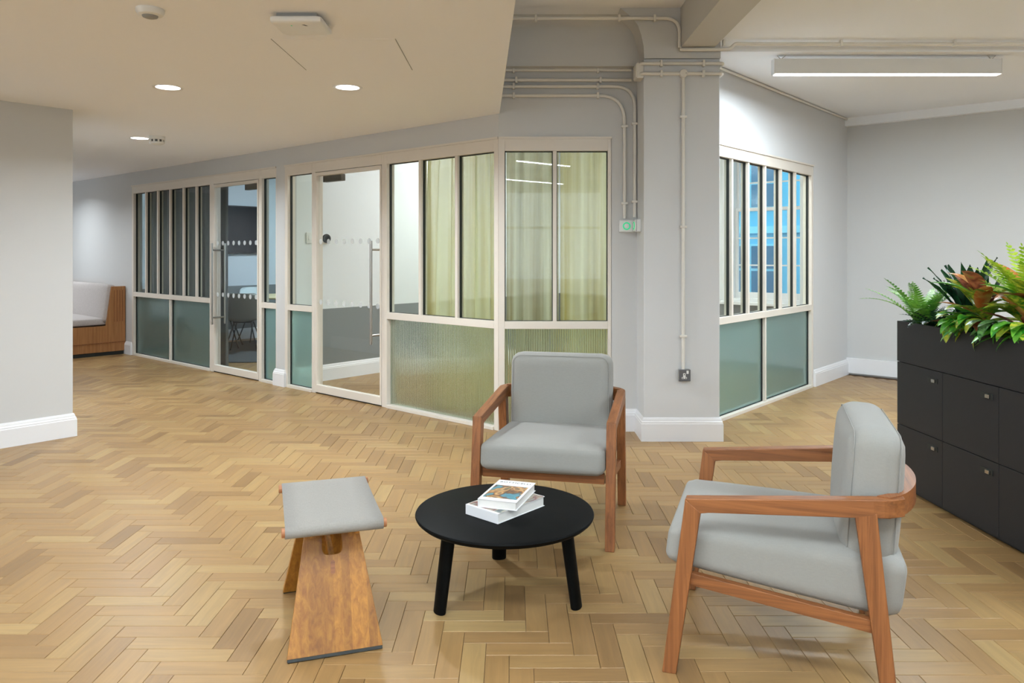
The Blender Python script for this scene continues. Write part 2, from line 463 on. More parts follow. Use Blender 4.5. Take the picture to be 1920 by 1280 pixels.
# ------------------------------------------------------------------ floor
floor_bm = MB(); floor_bm.box((-10, -5, -0.12), (9.5, 14, -0.005))
floor = struct(floor_bm.build('floor', JOINT), 'honey oak herringbone parquet floor')
BL, BW = 0.308, 0.0822
GAP = 0.0014
def block_mesh(name, mat):
    m = MB(); hl, hw = BL / 2 - GAP / 2, BW / 2 - GAP / 2
    ch = 0.0011
    vs_ = [(-hl,-hw,-.006),(hl,-hw,-.006),(hl,hw,-.006),(-hl,hw,-.006),(-hl,-hw,-ch),(hl,-hw,-ch),(hl,hw,-ch),(-hl,hw,-ch),
           (-hl+ch,-hw+ch,0),(hl-ch,-hw+ch,0),(hl-ch,hw-ch,0),(-hl+ch,hw-ch,0)]
    fs = [(0,1,5,4),(1,2,6,5),(2,3,7,6),(3,0,4,7),(4,5,9,8),(5,6,10,9),(6,7,11,10),(7,4,8,11),(8,9,10,11)]
    m.add(vs_, fs); return vs_, fs, m
bv, bf, bmb = block_mesh('parquet_block', BLOCK)
block_me = bmb.mesh('parquet_block', BLOCK, recalc=False)
def in_front(x, y):
    return y > 2.36 and abs(x) < 0.72 * y + 0.15
cells = []
for i in range(-140, 160):
    for j in range(-40, 40):
        # lattice: a = (W,-W), b = (-L,-L)
        ox = i * BW - j * BL; oy = -i * BW - j * BL
        cells.append((ox + BL / 2, oy - BW / 2, 0)); cells.append((ox - BW / 2, oy - BL / 2, 1))
def right_of_main(x, y):
    r = Vector((x, y, 0)) - CORNER
    return r.dot(D), r.dot(EV)
keep = []
for x, y, o in cells:
    y += 6.3; x += 0.03
    if not (-9.5 < x < 9 and -4.4 < y < 12.5): continue
    u, v = right_of_main(x, y)
    if v > 4.6 or u > 9.4 : continue
    keep.append((x, y, o))
hidden = lambda x, y: (right_of_main(x, y)[1] > 0.1) or (x < -3.3 and y < 5.6) or (x > 2.33)
vis = sorted([k for k in keep if in_front(k[0], k[1]) and not hidden(k[0], k[1])], key=lambda k: k[1])
solo = set(vis[:300])
for (x, y, o) in vis[:300]:
    ob = bpy.data.objects.new('parquet_block', block_me); col.objects.link(ob)
    ob.location = (x, y, rnd.uniform(-0.0006, 0.0)); ob.rotation_euler = (0, 0, PI / 2 if o else 0)
    ob['tone'] = rnd.random(); ob.parent = floor
V, FC, TONE, LOC = [], [], [], []
for (x, y, o) in keep:
    if (x, y, o) in solo: continue
    b0 = len(V); t = rnd.random(); dz = rnd.uniform(-0.0006, 0.0)
    for p in bv:
        q = (p[0], p[1]) if not o else (-p[1], p[0])
        V.append((x + q[0], y + q[1], p[2] + dz)); LOC.append(p); TONE.append(t)
    for f in bf: FC.append([b0 + k for k in f])
me = bpy.data.meshes.new('parquet_field'); me.from_pydata(V, [], FC)
a = me.attributes.new('tone', 'FLOAT', 'POINT'); a.data.foreach_set('value', TONE)
a = me.attributes.new('local', 'FLOAT_VECTOR', 'POINT'); a.data.foreach_set('vector', [c for p in LOC for c in p])
me.materials.append(BLOCKS)
pf = bpy.data.objects.new('parquet_field', me); col.objects.link(pf); pf.parent = floor; pf['kind'] = 'stuff'

# ------------------------------------------------------------------ walls
H_DROP, H_RAISED, H_RIGHT, H_BAY = 2.48, 3.20, 2.96, 2.92
U0, U1 = 2.99, 3.15            # pier / wall between the two meeting rooms
UEND = 9.5
ZF = 2.295                     # top of the glazed frames
# long partition wall: header above glazing, pier, and the plain part past the glazing
m = MB(F)
m.box((-0.001, 0.0, ZF), (6.715, 0.14, 2.6))
m.box((U0, 0.0, 0.0), (U1, 0.14, ZF))
m.box((6.715, 0.0, 0.0), (UEND, 0.14, 2.6))
struct(m.build('wall_left', WALL), 'pale grey wall above and beside the long glazed partition')
# return wall facing the camera
XR0, XR1, YR = -0.105, 0.976, 5.95
m = MB()
m.box((XR0, YR, ZF), (XR1, YR + 0.14, 3.2))
m.box((0.775, YR, 0), (XR1, YR + 0.14, ZF))
struct(m.build('wall_return', WALL), 'pale grey wall between corner glazing and column')
# beam above the return wall
m = MB()
prof = [(YR, 2.827), (5.85, 2.827), (5.85, 3.12)] + [(5.85 - 0.08 * (1 - math.cos(a)), 3.12 + 0.08 * math.sin(a)) for a in [k * PI / 2 / 6 for k in range(1, 7)]] + [(YR, 3.2)]
MX = Matrix(((0, 0, 1, 0), (1, 0, 0, 0), (0, 1, 0, 0), (0, 0, 0, 1)))
m.prism(prof, -0.3, 0.99, MX)
struct(m.build('trim_1', WALL, smooth=0.5), 'coved plaster beam above the conduits')
# column
m = MB()
m.box((0.976, 5.64, 0), (1.54, 6.4, 2.83))
struct(m.build('wall_column', COLW, bevel=0.006), 'square grey column carrying a conduit and socket')
m = MB()
MXZ = Matrix(((1, 0, 0, 0), (0, 0, 1, 0), (0, 1, 0, 0), (0, 0, 0, 1)))
cap = [(1.54, 2.83), (0.976, 2.83), (0.972, 2.92), (0.955, 3.0), (0.93, 3.07), (0.895, 3.12), (0.85, 3.16), (0.80, 3.2), (1.54, 3.2)]
m.prism(cap, 5.62, 6.1, MXZ)
struct(m.build('trim_2', WALL, smooth=0.4), 'flared plaster head of the column')
m = MB(); m.box((1.243, -4.6, 2.905), (1.49, 5.625, 3.2)); struct(m.build('trim_4', WALL), 'deep plaster beam running from the column towards the viewer')
# right wall of the middle room (with the second glazed opening)
UR = -1.16
def rv(v, u=0.0, z=0.0): return fw(UR + u, v, z)
m = MB(F)
m.box((UR, 1.17, 0), (UR + 0.14, 1.24, 3.2))
m.box((UR, 1.24, ZF + 0.005), (UR + 0.14, 3.60, 3.2))
m.box((UR, 3.60, 0), (UR + 0.14, 4.68, 3.2))
struct(m.build('wall_right', COLW), 'white wall around the striped glazing beside the column')
# window wall (far side): right hall part, middle room part with sash opening, left room part
WU0, WU1, WZ0, WZ1 = -0.86, 0.26, 0.78, 2.98
m = MB(F)
m.box((-8.0, 4.68, 0), (UR + 0.14, 4.9, 3.2))
struct(m.build('wall_far_right', WALL), 'pale grey far wall behind the planter')
m = MB(F)
m.box((UR + 0.14, 4.68, 0), (WU0, 4.9, 3.2)); m.box((WU0, 4.68, 0), (WU1, 4.9, WZ0)); m.box((WU0, 4.68, WZ1), (WU1, 4.9, 3.2))
m.box((WU1, 4.68, 0), (1.0, 4.9, 3.2)); m.box((1.0, 4.68, 0), (2.0, 4.9, 0.8)); m.box((1.0, 4.68, 2.98), (2.0, 4.9, 3.2))
m.box((2.0, 4.68, 0), (3.7, 4.9, 3.2)); m.box((3.7, 4.68, 0), (5.4, 4.9, 0.8)); m.box((3.7, 4.68, 2.9), (5.4, 4.9, 3.2))
m.box((5.4, 4.68, 0), (7.45, 4.9, 3.2))
struct(m.build('wall_window', DADO_B), 'white window wall of the meeting rooms')
# wall between the rooms and the left wall of the far room
m = MB(F); m.box((U0, 0.14, 0), (U1 - 0.02, 4.68, 2.95))
struct(m.build('wall_between', DADO_B), 'white wall with grey dado behind the glass door')
m = MB(F); m.box((U1 - 0.02, 0.14, 0), (U1, 4.68, 2.95))
struct(m.build('wall_between_back', DADO_A))
m = MB(F); m.box((7.30, 0.14, 0), (7.45, 4.68, 2.95))
struct(m.build('wall_screen', DADO_A), 'cool grey wall carrying the screen in the far room')
# stub wall at the left edge of the view
SC = Vector((-3.34, 5.79, 0))
m = MB(Matrix(((D.x, EV.x, 0, SC.x), (D.y, EV.y, 0, SC.y), (0, 0, 1, 0), (0, 0, 0, 1))))
m.box((0, -7.0, 0), (6.4, 0, 2.6))
struct(m.build('wall_near_left', WALL, bevel=0.004), 'pale grey wall end at the left edge')
m = MB(F); m.box((UEND, -3.0, 0), (UEND + 0.15, 0.14, 2.6))
struct(m.build('wall_corridor_end', WALL))
# room closure behind the camera
BWIN = [(-6.6, -4.4), (-3.4, -1.2), (-0.2, 2.0), (3.0, 5.2), (6.2, 8.4)]  # unseen windows added to bring in soft daylight fill
m = MB(); xs = [-9.9] + [x for w in BWIN for x in w] + [9.4]
for k in range(0, len(xs), 2): m.box((xs[k], -4.7, 0), (xs[k + 1], -4.5, 3.2))
for a_, b_ in BWIN: m.box((a_, -4.7, 0), (b_, -4.5, 0.75)); m.box((a_, -4.7, 2.75), (b_, -4.5, 3.2))
struct(m.build('wall_back', WALL), 'wall behind the photographer with tall windows added for daylight fill')
for k, (a_, b_) in enumerate(BWIN):
    m = MB(); m.box((a_, -4.66, 0.75), (a_ + 0.06, -4.54, 2.75)); m.box((b_ - 0.06, -4.66, 0.75), (b_, -4.54, 2.75))
    m.box((a_, -4.66, 2.69), (b_, -4.54, 2.75)); m.box((a_, -4.66, 0.75), (b_, -4.54, 0.81)); m.box((a_, -4.66, 1.9), (b_, -4.54, 1.95)); m.box(((a_ + b_) / 2 - 0.025, -4.65, 0.75), ((a_ + b_) / 2 + 0.025, -4.55, 2.75))
    wr = struct(m.build('window_%d' % (10 + k), TRIM), 'tall white window added behind the photographer for daylight fill')
    g = MB(); g.box((a_ + 0.06, -4.604, 0.81), (b_ - 0.06, -4.6, 2.69)); g.build('glass_pane', clear_glass('window_glass_%d' % k, (0.95, 0.97, 0.97, 1)), wr)
    pl = bpy.data.lights.new('window_portal', 'AREA'); pl.shape = 'RECTANGLE'; pl.size = b_ - a_; pl.size_y = 2.0; pl.cycles.is_portal = True
    po = bpy.data.objects.new('window_portal', pl); col.objects.link(po); po.location = ((a_ + b_) / 2, -4.72, 1.75); po.rotation_euler = (PI / 2, 0, 0)
m = MB(); m.box((9.2, -4.6, 0), (9.4, 4.6, 3.2)); struct(m.build('wall_side', WALL))
# ceilings
def poly_slab(pts, z0, z1): 
    m = MB(); m.prism([(p[0], p[1]) for p in pts], z0, z1); return m
drop = [(-0.098, 5.955), (0.056, 2.3), (-8.5, 2.3), (-9.9, 3.0), (-9.9, 13.2)] + [tuple(fw(UEND, 0.05)[:2])]
c1 = struct(poly_slab(drop, H_DROP, 2.62).build('ceiling', CEIL), 'warm white lowered ceiling with downlights')
# the side of the lowered ceiling
m = MB(); m.prism([(-0.098, 5.95), (0.056, 2.3), (0.006, 2.3), (-0.148, 5.95)], 2.62, 3.2); m.prism([(0.056, 2.3), (0.056, 2.35), (-8.5, 2.35), (-8.5, 2.3)], 2.62, 3.2)
struct(m.build('ceiling_side', CEIL))
m = MB(); m.box((-9.9, -4.7, H_RAISED), (1.49, 6.0, 3.3)); struct(m.build('ceiling_raised', CEIL), 'raised ceiling above the conduits')
m = MB(); m.box((1.49, -4.7, H_RIGHT), (9.4, 5.78, 3.3)); struct(m.build('ceiling_right', CEILW), 'white ceiling on the right')
m = MB(); bay = [(1.545, 5.78), (9.4, 5.78)] + [tuple(fw(-8.0, 4.75)[:2]), tuple(fw(UR + 0.05, 4.75)[:2]), tuple(fw(UR + 0.05, 1.1)[:2])]
m.prism(bay, H_BAY, 3.3); struct(m.build('ceiling_bay', CEILW), 'white ceiling bay beyond the linear lamp')
m = MB(F); m.prism([(UR + 0.1, 0.9), (UR + 0.1, 4.9), (3.05, 4.9), (3.05, 0.08), (0.02, 0.08)], 3.1, 3.2); struct(m.build('ceiling_room', ROOMW))
m = MB(F); m.box((3.05, 0.08, 2.9), (7.4, 4.9, 3.0)); struct(m.build('ceiling_far_room', ROOMW))
# cornice under the bay ceiling on the far wall
m = MB(F); m.box((-8.0, 4.60, 2.83), (UR, 4.68, 2.92)); struct(m.build('trim_3', CEILW), 'plain boxed cornice on the far wall')

# ------------------------------------------------------------------ skirting boards
SK = [(0, 0), (0.022, 0), (0.022, 0.128), (0.019, 0.133), (0.019, 0.142), (0.013, 0.150), (0.011, 0.160), (0.006, 0.172), (0, 0.174)]
def skirting(name, pts, side, label=None, mat=TRIM, s=1.0):
    pts = [Vector((p[0], p[1], 0)) for p in pts]; n = len(pts); m = MB(); rings = []
    for i in range(n):
        dirs = []
        if i > 0: dirs.append((pts[i] - pts[i-1]).normalized())
        if i < n - 1: dirs.append((pts[i+1] - pts[i]).normalized())
        nr = [Vector((-q.y, q.x, 0)) * side for q in dirs]
        b = sum(nr, Vector()).normalized(); b = b / max(0.3, b.dot(nr[0]))
        rings.append([pts[i] + b * (x * s) + Vector((0, 0, z * s)) for x, z in SK])
    k = len(SK); vs_ = [p for r in rings for p in r]; fs = []
    for i in range(n - 1):
        for j in range(k): fs.append((i*k+j, i*k+(j+1)%k, (i+1)*k+(j+1)%k, (i+1)*k+j))
    fs.append(tuple(range(k))); fs.append(tuple(range((n-1)*k, n*k)))
    m.add(vs_, fs)
    return struct(m.build(name, mat), label)
skirting('baseboard_near_left', [tuple((SC - EV * 5)[:2]), tuple(SC[:2]), tuple((SC + D * 3)[:2])], -1, 'white moulded skirting on the wall end at left')
skirting('baseboard_column', [(0.776, YR), (0.976, YR), (0.976, 5.64), (1.54, 5.64), (1.54, 6.06)], -1, 'white moulded skirting around the column foot')
skirting('baseboard_right', [tuple(fw(UR, 3.60)[:2]), tuple(fw(UR, 4.68)[:2])], -1, 'white moulded skirting beside the striped glazing')
m = MB(F); m.box((-8.0, 4.655, 0.02), (UR, 4.68, 0.19)); struct(m.build('baseboard_far', TRIM), 'white boxed skirting on the far wall')
skirting('baseboard_pier', [tuple(fw(U0 - 0.004, 0.03)[:2]), tuple(fw(U0 - 0.004, -0.006)[:2]), tuple(fw(U1 + 0.004, -0.006)[:2]), tuple(fw(U1 + 0.004, 0.03)[:2])], 1, 'white moulded skirting block on the pier between doors')
skirting('baseboard_left', [tuple(fw(6.72, 0.03)[:2]), tuple(fw(6.72, -0.004)[:2]), tuple(fw(9.0, -0.004)[:2])], 1, 'white skirting between bench and far glazing')
skirting('baseboard_room', [tuple(fw(U0, 0.14)[:2]), tuple(fw(U0, 4.68)[:2])], -1, 'white skirting behind the glass door')
skirting('baseboard_screen', [tuple(fw(7.30, 0.14)[:2]), tuple(fw(7.30, 4.68)[:2])], -1, 'white skirting below the wall screen')

# ------------------------------------------------------------------ glazed partitions
ZR0, ZR1, ZP = 0.797, 0.856, 2.19
def pane_box(M, a0, a1, z0, z1, mat, parent, y=0.045, name='glass_pane'):
    m = MB(M); m.box((a0, y, z0), (a1, y + 0.008, z1)); o = m.build(name, mat, parent)
    g = MB(M); t = 0.006; w = 0.024
    g.box((a0, y - w/2, z0), (a0 + t, y + w/2, z1)); g.box((a1 - t, y - w/2, z0), (a1, y + w/2, z1))
    g.box((a0, y - w/2, z1 - t), (a1, y + w/2, z1)); g.box((a0, y - w/2, z0), (a1, y + w/2, z0 + t * 0.6))
    g.build('gasket', GASKET, o)
    return o
def reeded_box(M, a0, a1, z0, z1, parent, y=0.045):
    n = int((a1 - a0) / 0.0165); seg = 6; m = MB(M)
    pts = []
    for i in range(n * seg + 1):
        x = a0 + (a1 - a0) * i / (n * seg); ph = (i % seg) / seg
        pts.append((x, y - 0.0050 * math.sin(PI * ph)))
    vs_ = []
    for x, yy in pts: vs_ += [(x, yy, z0), (x, yy, z1)]
    k = len(pts)
    vs_ += [(a0, y + 0.006, z0), (a0, y + 0.006, z1), (a1, y + 0.006, z0), (a1, y + 0.006, z1)]
    fs = [(2*i, 2*i+2, 2*i+3, 2*i+1) for i in range(k - 1)]
    b = 2 * k
    fs += [(b, b+1, b+3, b+2), (0, 1, b+1, b), (2*k-2, b+2, b+3, 2*k-1)]
    m.add(vs_, fs); return m.build('reeded_pane', REED, parent, smooth=0.9)
def glazed(name, label, M, a0, a1, uppers, lowers, lower_kind, jl=0.045, jr=0.045, head=True, upper_mat=GLASS):
    """uppers / lowers: pane boundaries (mullion centres) inside a0..a1"""
    m = MB(M)
    m.box((a0, 0, 0), (a0 + jl, 0.09, ZF)); m.box((a1 - jr, 0, 0), (a1, 0.09, ZF))
    root = m.build(name, FRAME, None, bevel=0.002); struct(root, label)
    b0, b1 = a0 + jl, a1 - jr
    def rail(nm, z0, z1, p=0.0, ins=0.09):
        q = MB(M); q.box((b0, p, z0), (b1, ins, z1)); q.build(nm, FRAME, root, bevel=0.002)
    rail('head_rail', ZP, ZF); rail('transom', ZR0, ZR1); rail('sill_rail', 0.0, 0.028, -0.012)
    q = MB(M); q.box((a0, -0.012, ZF - 0.012), (a1, 0.0, ZF + 0.004)); q.build('head_bead', FRAME, root)
    mw = 0.015
    for kind, cuts, z0, z1 in (('u', uppers, ZR1, ZP), ('l', lowers, 0.028, ZR0)):
        edges = [b0] + list(cuts) + [b1]
        for c in cuts:
            q = MB(M); q.box((c - mw, 0.008, z0), (c + mw, 0.08, z1)); q.build('mullion', FRAME, root, bevel=0.002)
        for i in range(len(edges) - 1):
            p0 = edges[i] + (mw if i > 0 else 0); p1 = edges[i+1] - (mw if i < len(edges) - 2 else 0)
            if kind == 'u': pane_box(M, p0, p1, z0, z1, upper_mat, root)
            elif lower_kind == 'reed': reeded_box(M, p0, p1, z0, z1, root)
            else: pane_box(M, p0, p1, z0, z1, FROST, root, name='frosted_pane')
    return root
def glass_door(name, label, M, a0, a1, hinge_low):
    """frame with a framed glass leaf, pull handles both sides, closer, vinyl dots"""
    ztop = 2.19
    m = MB(M)
    m.box((a0, 0, 0), (a0 + 0.03, 0.09, ZF)); m.box((a1 - 0.03, 0, 0), (a1, 0.09, ZF)); m.box((a0 + 0.03, 0, ztop), (a1 - 0.03, 0.09, ZF))
    m.box((a0, -0.012, ZF - 0.012), (a1, 0, ZF + 0.004))
    root = m.build(name, FRAME, None, bevel=0.002); struct(root, label)
    l0, l1 = a0 + 0.034, a1 - 0.034
    lf = MB(M); y0, y1 = -0.004, 0.045
    lf.box((l0, y0, 0.012), (l0 + 0.022, y1, ztop - 0.006)); lf.box((l1 - 0.022, y0, 0.012), (l1, y1, ztop - 0.006))
    lf.box((l0 + 0.022, y0, 0.012), (l1 - 0.022, y1, 0.085)); lf.box((l0 + 0.022, y0, ztop - 0.04), (l1 - 0.022, y1, ztop - 0.006))
    leaf = lf.build('door_leaf', FRAME, root, bevel=0.002)
    g = MB(M); g.box((l0 + 0.022, 0.016, 0.085), (l1 - 0.022, 0.026, ztop - 0.04)); g.build('glass_pane', GLASS_DOOR, leaf)
    s = MB(M); s.box((a0 + 0.03, 0.01, 0.0), (a1 - 0.03, 0.05, 0.008)); s.build('threshold', GASKET, root)
    hx = l0 + 0.075 if hinge_low else l1 - 0.075
    for sgn, yy in ((-1, y0), (1, y1)):
        h = MB(M); yh = yy + sgn * 0.055
        h.tube([(hx, yh, 0.56), (hx, yh, 1.50)], 0.0125, 12)
        for z in (0.64, 1.42): h.tube([(hx, 0.02, z), (hx, yh, z)], 0.010, 10)
        h.build('pull_handle', STEEL, leaf, smooth=0.6)
    c = MB(M); cx = l1 - 0.06 if hinge_low else l0 + 0.06
    w = -0.30 if hinge_low else 0.30
    c.box((min(cx, cx + w), y1, ztop - 0.10), (max(cx, cx + w), y1 + 0.05, ztop - 0.035)); c.build('door_closer', DARKMETAL, root, bevel=0.004)
    for z in (0.905, 1.50):
        n = 8
        for i in range(n):
            x = l0 + 0.07 + (l1 - l0 - 0.14) * i / (n - 1)
            dm = MB(M); R = Matrix.Translation((x, 0.0145, z)) @ Matrix.Rotation(PI / 2, 4, 'X')
            dm.lathe([(0.026, -0.0008), (0.026, 0.0008)], 20, R); dm.build('vinyl_dot', DOT, leaf)
    return root
glazed('window_1', 'far glazed partition with dark curtain and six tall panes', F, 4.513, 6.715, [4.924, 5.255, 5.611, 5.960, 6.312], [5.611], 'frost', jl=0.06, jr=0.05)
glass_door('door_1', 'far glass door with the grey chair behind it', F, 3.47, 4.513, False)
glazed('window_2', 'narrow glazed sidelight left of the pier', F, U1, 3.47, [], [], 'frost', jl=0.012, jr=0.03)
glazed('window_3', 'narrow glazed sidelight right of the pier', F, 2.48, U0, [], [], 'frost', jl=0.03, jr=0.05)
glass_door('door_2', 'near glass door with white room behind it', F, 1.392, 2.48, True)
glazed('window_4', 'three tall panes with green curtain over a reeded panel', F, 0.004, 1.392, [0.478, 0.923], [], 'reed', jl=0.045, jr=0.04)
# corner post and return glazing: local x along world X
FR = Matrix.Translation((XR0, YR, 0))
glazed('window_5', 'two tall curtained panes facing the front beside the column', FR, 0.0, 0.885, [0.44], [], 'reed', jl=0.048, jr=0.03)
# right glazed opening: local a = v, y = into the middle room (+u)
FRT = Matrix(((EV.x, D.x, 0, (CORNER + D * UR).x), (EV.y, D.y, 0, (CORNER + D * UR).y), (0, 0, 1, 0), (0, 0, 0, 1)))
glazed('window_6', 'striped glazing right of the column with six tall panes', FRT, 1.24, 3.594, [1.697, 2.026, 2.394, 2.767, 3.132], [2.394], 'frost', jl=0.04, jr=0.05)

# ------------------------------------------------------------------ sash window of the middle room and the building outside
def sash_window(name, label, u0, u1, z0, z1, cols=3):
    m = MB(F); yb = 4.72
    m.box((u0, yb - 0.06, z0), (u0 + 0.05, yb + 0.1, z1)); m.box((u1 - 0.05, yb - 0.06, z0), (u1, yb + 0.1, z1))
    m.box((u0 + 0.05, yb - 0.06, z1 - 0.05), (u1 - 0.05, yb + 0.1, z1)); m.box((u0 + 0.05, yb - 0.06, z0), (u1 - 0.05, yb + 0.1, z0 + 0.04))
    # casing
    m.box((u0 - 0.09, 4.655, z0), (u0, 4.68, z1 + 0.09)); m.box((u1, 4.655, z0), (u1 + 0.09, 4.68, z1 + 0.09)); m.box((u0, 4.655, z1), (u1, 4.68, z1 + 0.09))
    root = m.build(name, TRIM, None, bevel=0.003); struct(root, label)
    s = MB(F); s.box((u0 - 0.12, 4.56, z0 - 0.04), (u1 + 0.12, 4.72, z0)); s.build('window_sill', TRIM, root, bevel=0.006)
    zm = 1.93
    for nm, za, zb, yy in (('lower_sash', z0 + 0.04, zm + 0.02, yb), ('upper_sash', zm - 0.02, z1 - 0.05, yb + 0.045)):
        q = MB(F); a0, a1 = u0 + 0.05, u1 - 0.05; st = 0.035; br = 0.075 if nm == 'lower_sash' else 0.04
        q.box((a0, yy, za), (a0 + st, yy + 0.04, zb)); q.box((a1 - st, yy, za), (a1, yy + 0.04, zb))
        q.box((a0 + st, yy, za), (a1 - st, yy + 0.04, za + br)); q.box((a0 + st, yy, zb - 0.04), (a1 - st, yy + 0.04, zb))
        sh = q.build(nm, TRIM, root)
        gw = (a1 - a0 - 2 * st) / cols; gh = (zb - 0.04 - za - br) / 3
        for i in range(1, cols):
            b = MB(F); x = a0 + st + gw * i; b.box((x - 0.009, yy + 0.004, za + br), (x + 0.009, yy + 0.036, zb - 0.04)); b.build('glazing_bar', TRIM, sh)
        for j in range(1, 3):
            b = MB(F); z = za + br + gh * j; b.box((a0 + st, yy + 0.005, z - 0.009), (a1 - st, yy + 0.035, z + 0.009)); b.build('glazing_bar', TRIM, sh)
        for i in range(cols):
            for j in range(3):
                b = MB(F); x = a0 + st + gw * i; z = za + br + gh * j
                b.box((x, yy + 0.018, z), (x + gw, yy + 0.022, z + gh)); b.build('glass_pane', GLASS_DOOR, sh)
    return root
sash_window('window_7', 'white sash window seen through the striped glazing', WU0, WU1, WZ0, WZ1)
sash_window('window_8', 'white sash window of the middle room hidden behind curtains', 1.0, 2.0, 0.8, 2.98)
sash_window('window_9', 'white sash window of the far room', 3.7, 5.4, 0.8, 2.9, 4)
# the building across the street
bld = empty('office_building', fw(-2.5, 9.5, -4))
def bpart(nm, mat, boxes, par):
    m = MB(F)
    for a_, b_ in boxes: m.box(a_, b_)
    o = m.build(nm, mat); o.parent = par
    if par is bld: o.matrix_parent_inverse = Matrix.Translation(-Vector(bld.location))
    return o
bpart('wall', FACADE, [((-9, 9.5, -4), (5, 10, 9))], bld)
for k in range(-1, 4):
    bpart('floor_band', FACADE2, [((-9, 9.42, k * 2.1 - 0.35), (5, 9.5, k * 2.1 - 0.22))], bld)
    for i in range(9):
        u = -8.6 + i * 1.45
        w = bpart('window', FACADE2, [((u, 9.44, k * 2.1 + 0.1), (u + 1.05, 9.5, k * 2.1 + 1.55))], bld)
        p_ = MB(F)
        for j in range(2):
            for q in range(3):
                p_.box((u + 0.05 + j * 0.5, 9.42, k * 2.1 + 0.15 + q * 0.47), (u + 0.5 + j * 0.5, 9.44, k * 2.1 + 0.57 + q * 0.47))
        po = p_.build('panes', FACGLASS); po.parent = w; po.matrix_parent_inverse = w.matrix_world.inverted()
tag(bld, 'office building outside the sash window, coloured with blue daylight', 'building')

# ------------------------------------------------------------------ lamps
def lamp_light(name, parent, loc, power, colr, shape, sx, sy=None, spread=180, rz=0.0):
    d = bpy.data.lights.new(name, 'AREA'); d.energy = power; d.color = colr; d.shape = shape; d.size = sx
    if sy: d.size_y = sy
    d.spread = math.radians(spread)
    o = bpy.data.objects.new(name, d); col.objects.link(o); o.parent = parent; o.location = loc; o.rotation_euler = (0, 0, rz)
    return o
def downlight(x, y, z, label, power=DOWN_POWER, group='recessed downlights'):
    root = empty('downlight', (x, y, z))
    m = MB(); m.lathe([(0.076, -0.002), (0.094, -0.004), (0.097, 0.0), (0.076, 0.0)], 36, cap=False); m.build('trim_ring', TRIM, root, smooth=0.8)
    m = MB(); m.lathe([(0.077, -0.0015), (0.077, 0.0)], 36); m.build('diffuser', LEDW, root)
    lamp_light('downlight_lamp', root, (0, 0, -0.008), power, DOWN_COL, 'DISK', 0.15, spread=150)
    return tag(root, label, 'downlight', group)
downlight(-2.26, 5.0, H_DROP, 'round white downlight left of the ceiling access hatch', 19)
downlight(-1.08, 5.0, H_DROP, 'round white downlight above the near glass door')
downlight(-3.54, 7.235, H_DROP, 'small far downlight beside the smoke alarm')
for x, y, lab in ((-2.26, 2.75, 'added downlight nearer than the ceiling sensor, above the frame'), (-1.08, 2.75, 'added downlight nearer than the wireless access point, above the frame'), (-3.7, 3.6, 'added downlight beside the left wall end, outside the frame')):  # unseen downlights added to light the near part of the room
    downlight(x, y, H_DROP, lab, 3 if x < -3 else 7)
downlight(fw(8.2, -1.0).x, fw(8.2, -1.0).y, H_DROP, 'round downlight added unseen over the bench end of the corridor', 24)  # unseen downlights, this and the next, added to brighten the corridor
downlight(fw(6.2, -1.3).x, fw(6.2, -1.3).y, H_DROP, 'round downlight added unseen behind the left wall end to light the corridor', 16)

def linear_pendant(cx, cy, z, length, rz, ceil, label, power=LINEAR_POWER, up=0.75):
    root = empty('linear_pendant', (cx, cy, z), rz)
    h = length / 2
    m = MB(); m.box((-h, -0.035, 0.0), (h, 0.035, 0.115)); m.build('housing', WHITEPL, root, bevel=0.004)
    m = MB(); m.box((-h + 0.01, -0.03, -0.006), (h - 0.01, 0.03, 0.0)); m.build('diffuser', LEDW, root)
    for sx in (-1, 1):
        w = MB(); x = sx * (h - 0.06)
        w.tube([(x, 0, 0.115), (x - 0.03, 0, ceil - z)], 0.0022, 6); w.tube([(x, 0, 0.115), (x + 0.035, 0, ceil - z)], 0.0022, 6)
        w.build('suspension_wire', STEEL, root)
        e = MB(); e.box((min(sx * h, sx * (h + 0.004)), -0.036, -0.004), (max(sx * h, sx * (h + 0.004)), 0.036, 0.116)); e.build('end_cap', WHITEPL, root)
    lamp_light('pendant_lamp', root, (0, 0, -0.012), power, LAMP_COL, 'RECTANGLE', length - 0.04, 0.06)
    if up:  # upward fill lamp added to brighten the ceilings
        ul = lamp_light('added_fill_uplight', root, (0, 0, 0.125), power * up, LAMP_COL, 'RECTANGLE', length - 0.2, 0.05); ul.rotation_euler = (PI, 0, 0)
    return tag(root, label, 'pendant light', 'linear pendant lights')
linear_pendant(2.90, 5.9, 2.775, 1.75, 0, H_BAY, 'long white linear lamp hung at upper right', 72, 0)
rz = math.atan2(-0.656, 0.755)
linear_pendant(0.25, 0.62, 2.75, 1.75, rz, H_RAISED, 'white linear lamp above the photographer, seen only mirrored in the corner glass')
linear_pendant(0.35, -2.5, 2.75, 1.75, rz, H_RAISED, 'white linear lamp farther behind, seen only mirrored in the corner glass')
linear_pendant(3.4, 2.2, 2.6, 1.75, 0, H_RIGHT, 'white linear lamp right of the planter beyond the frame', 60)
linear_pendant(-2.6, 0.0, 2.75, 1.75, rz, H_RAISED, 'white linear lamp at left behind the photographer')
linear_pendant(5.6, 4.4, 2.7, 1.75, 0, H_RIGHT, 'white linear lamp far right beyond the frame', 66)

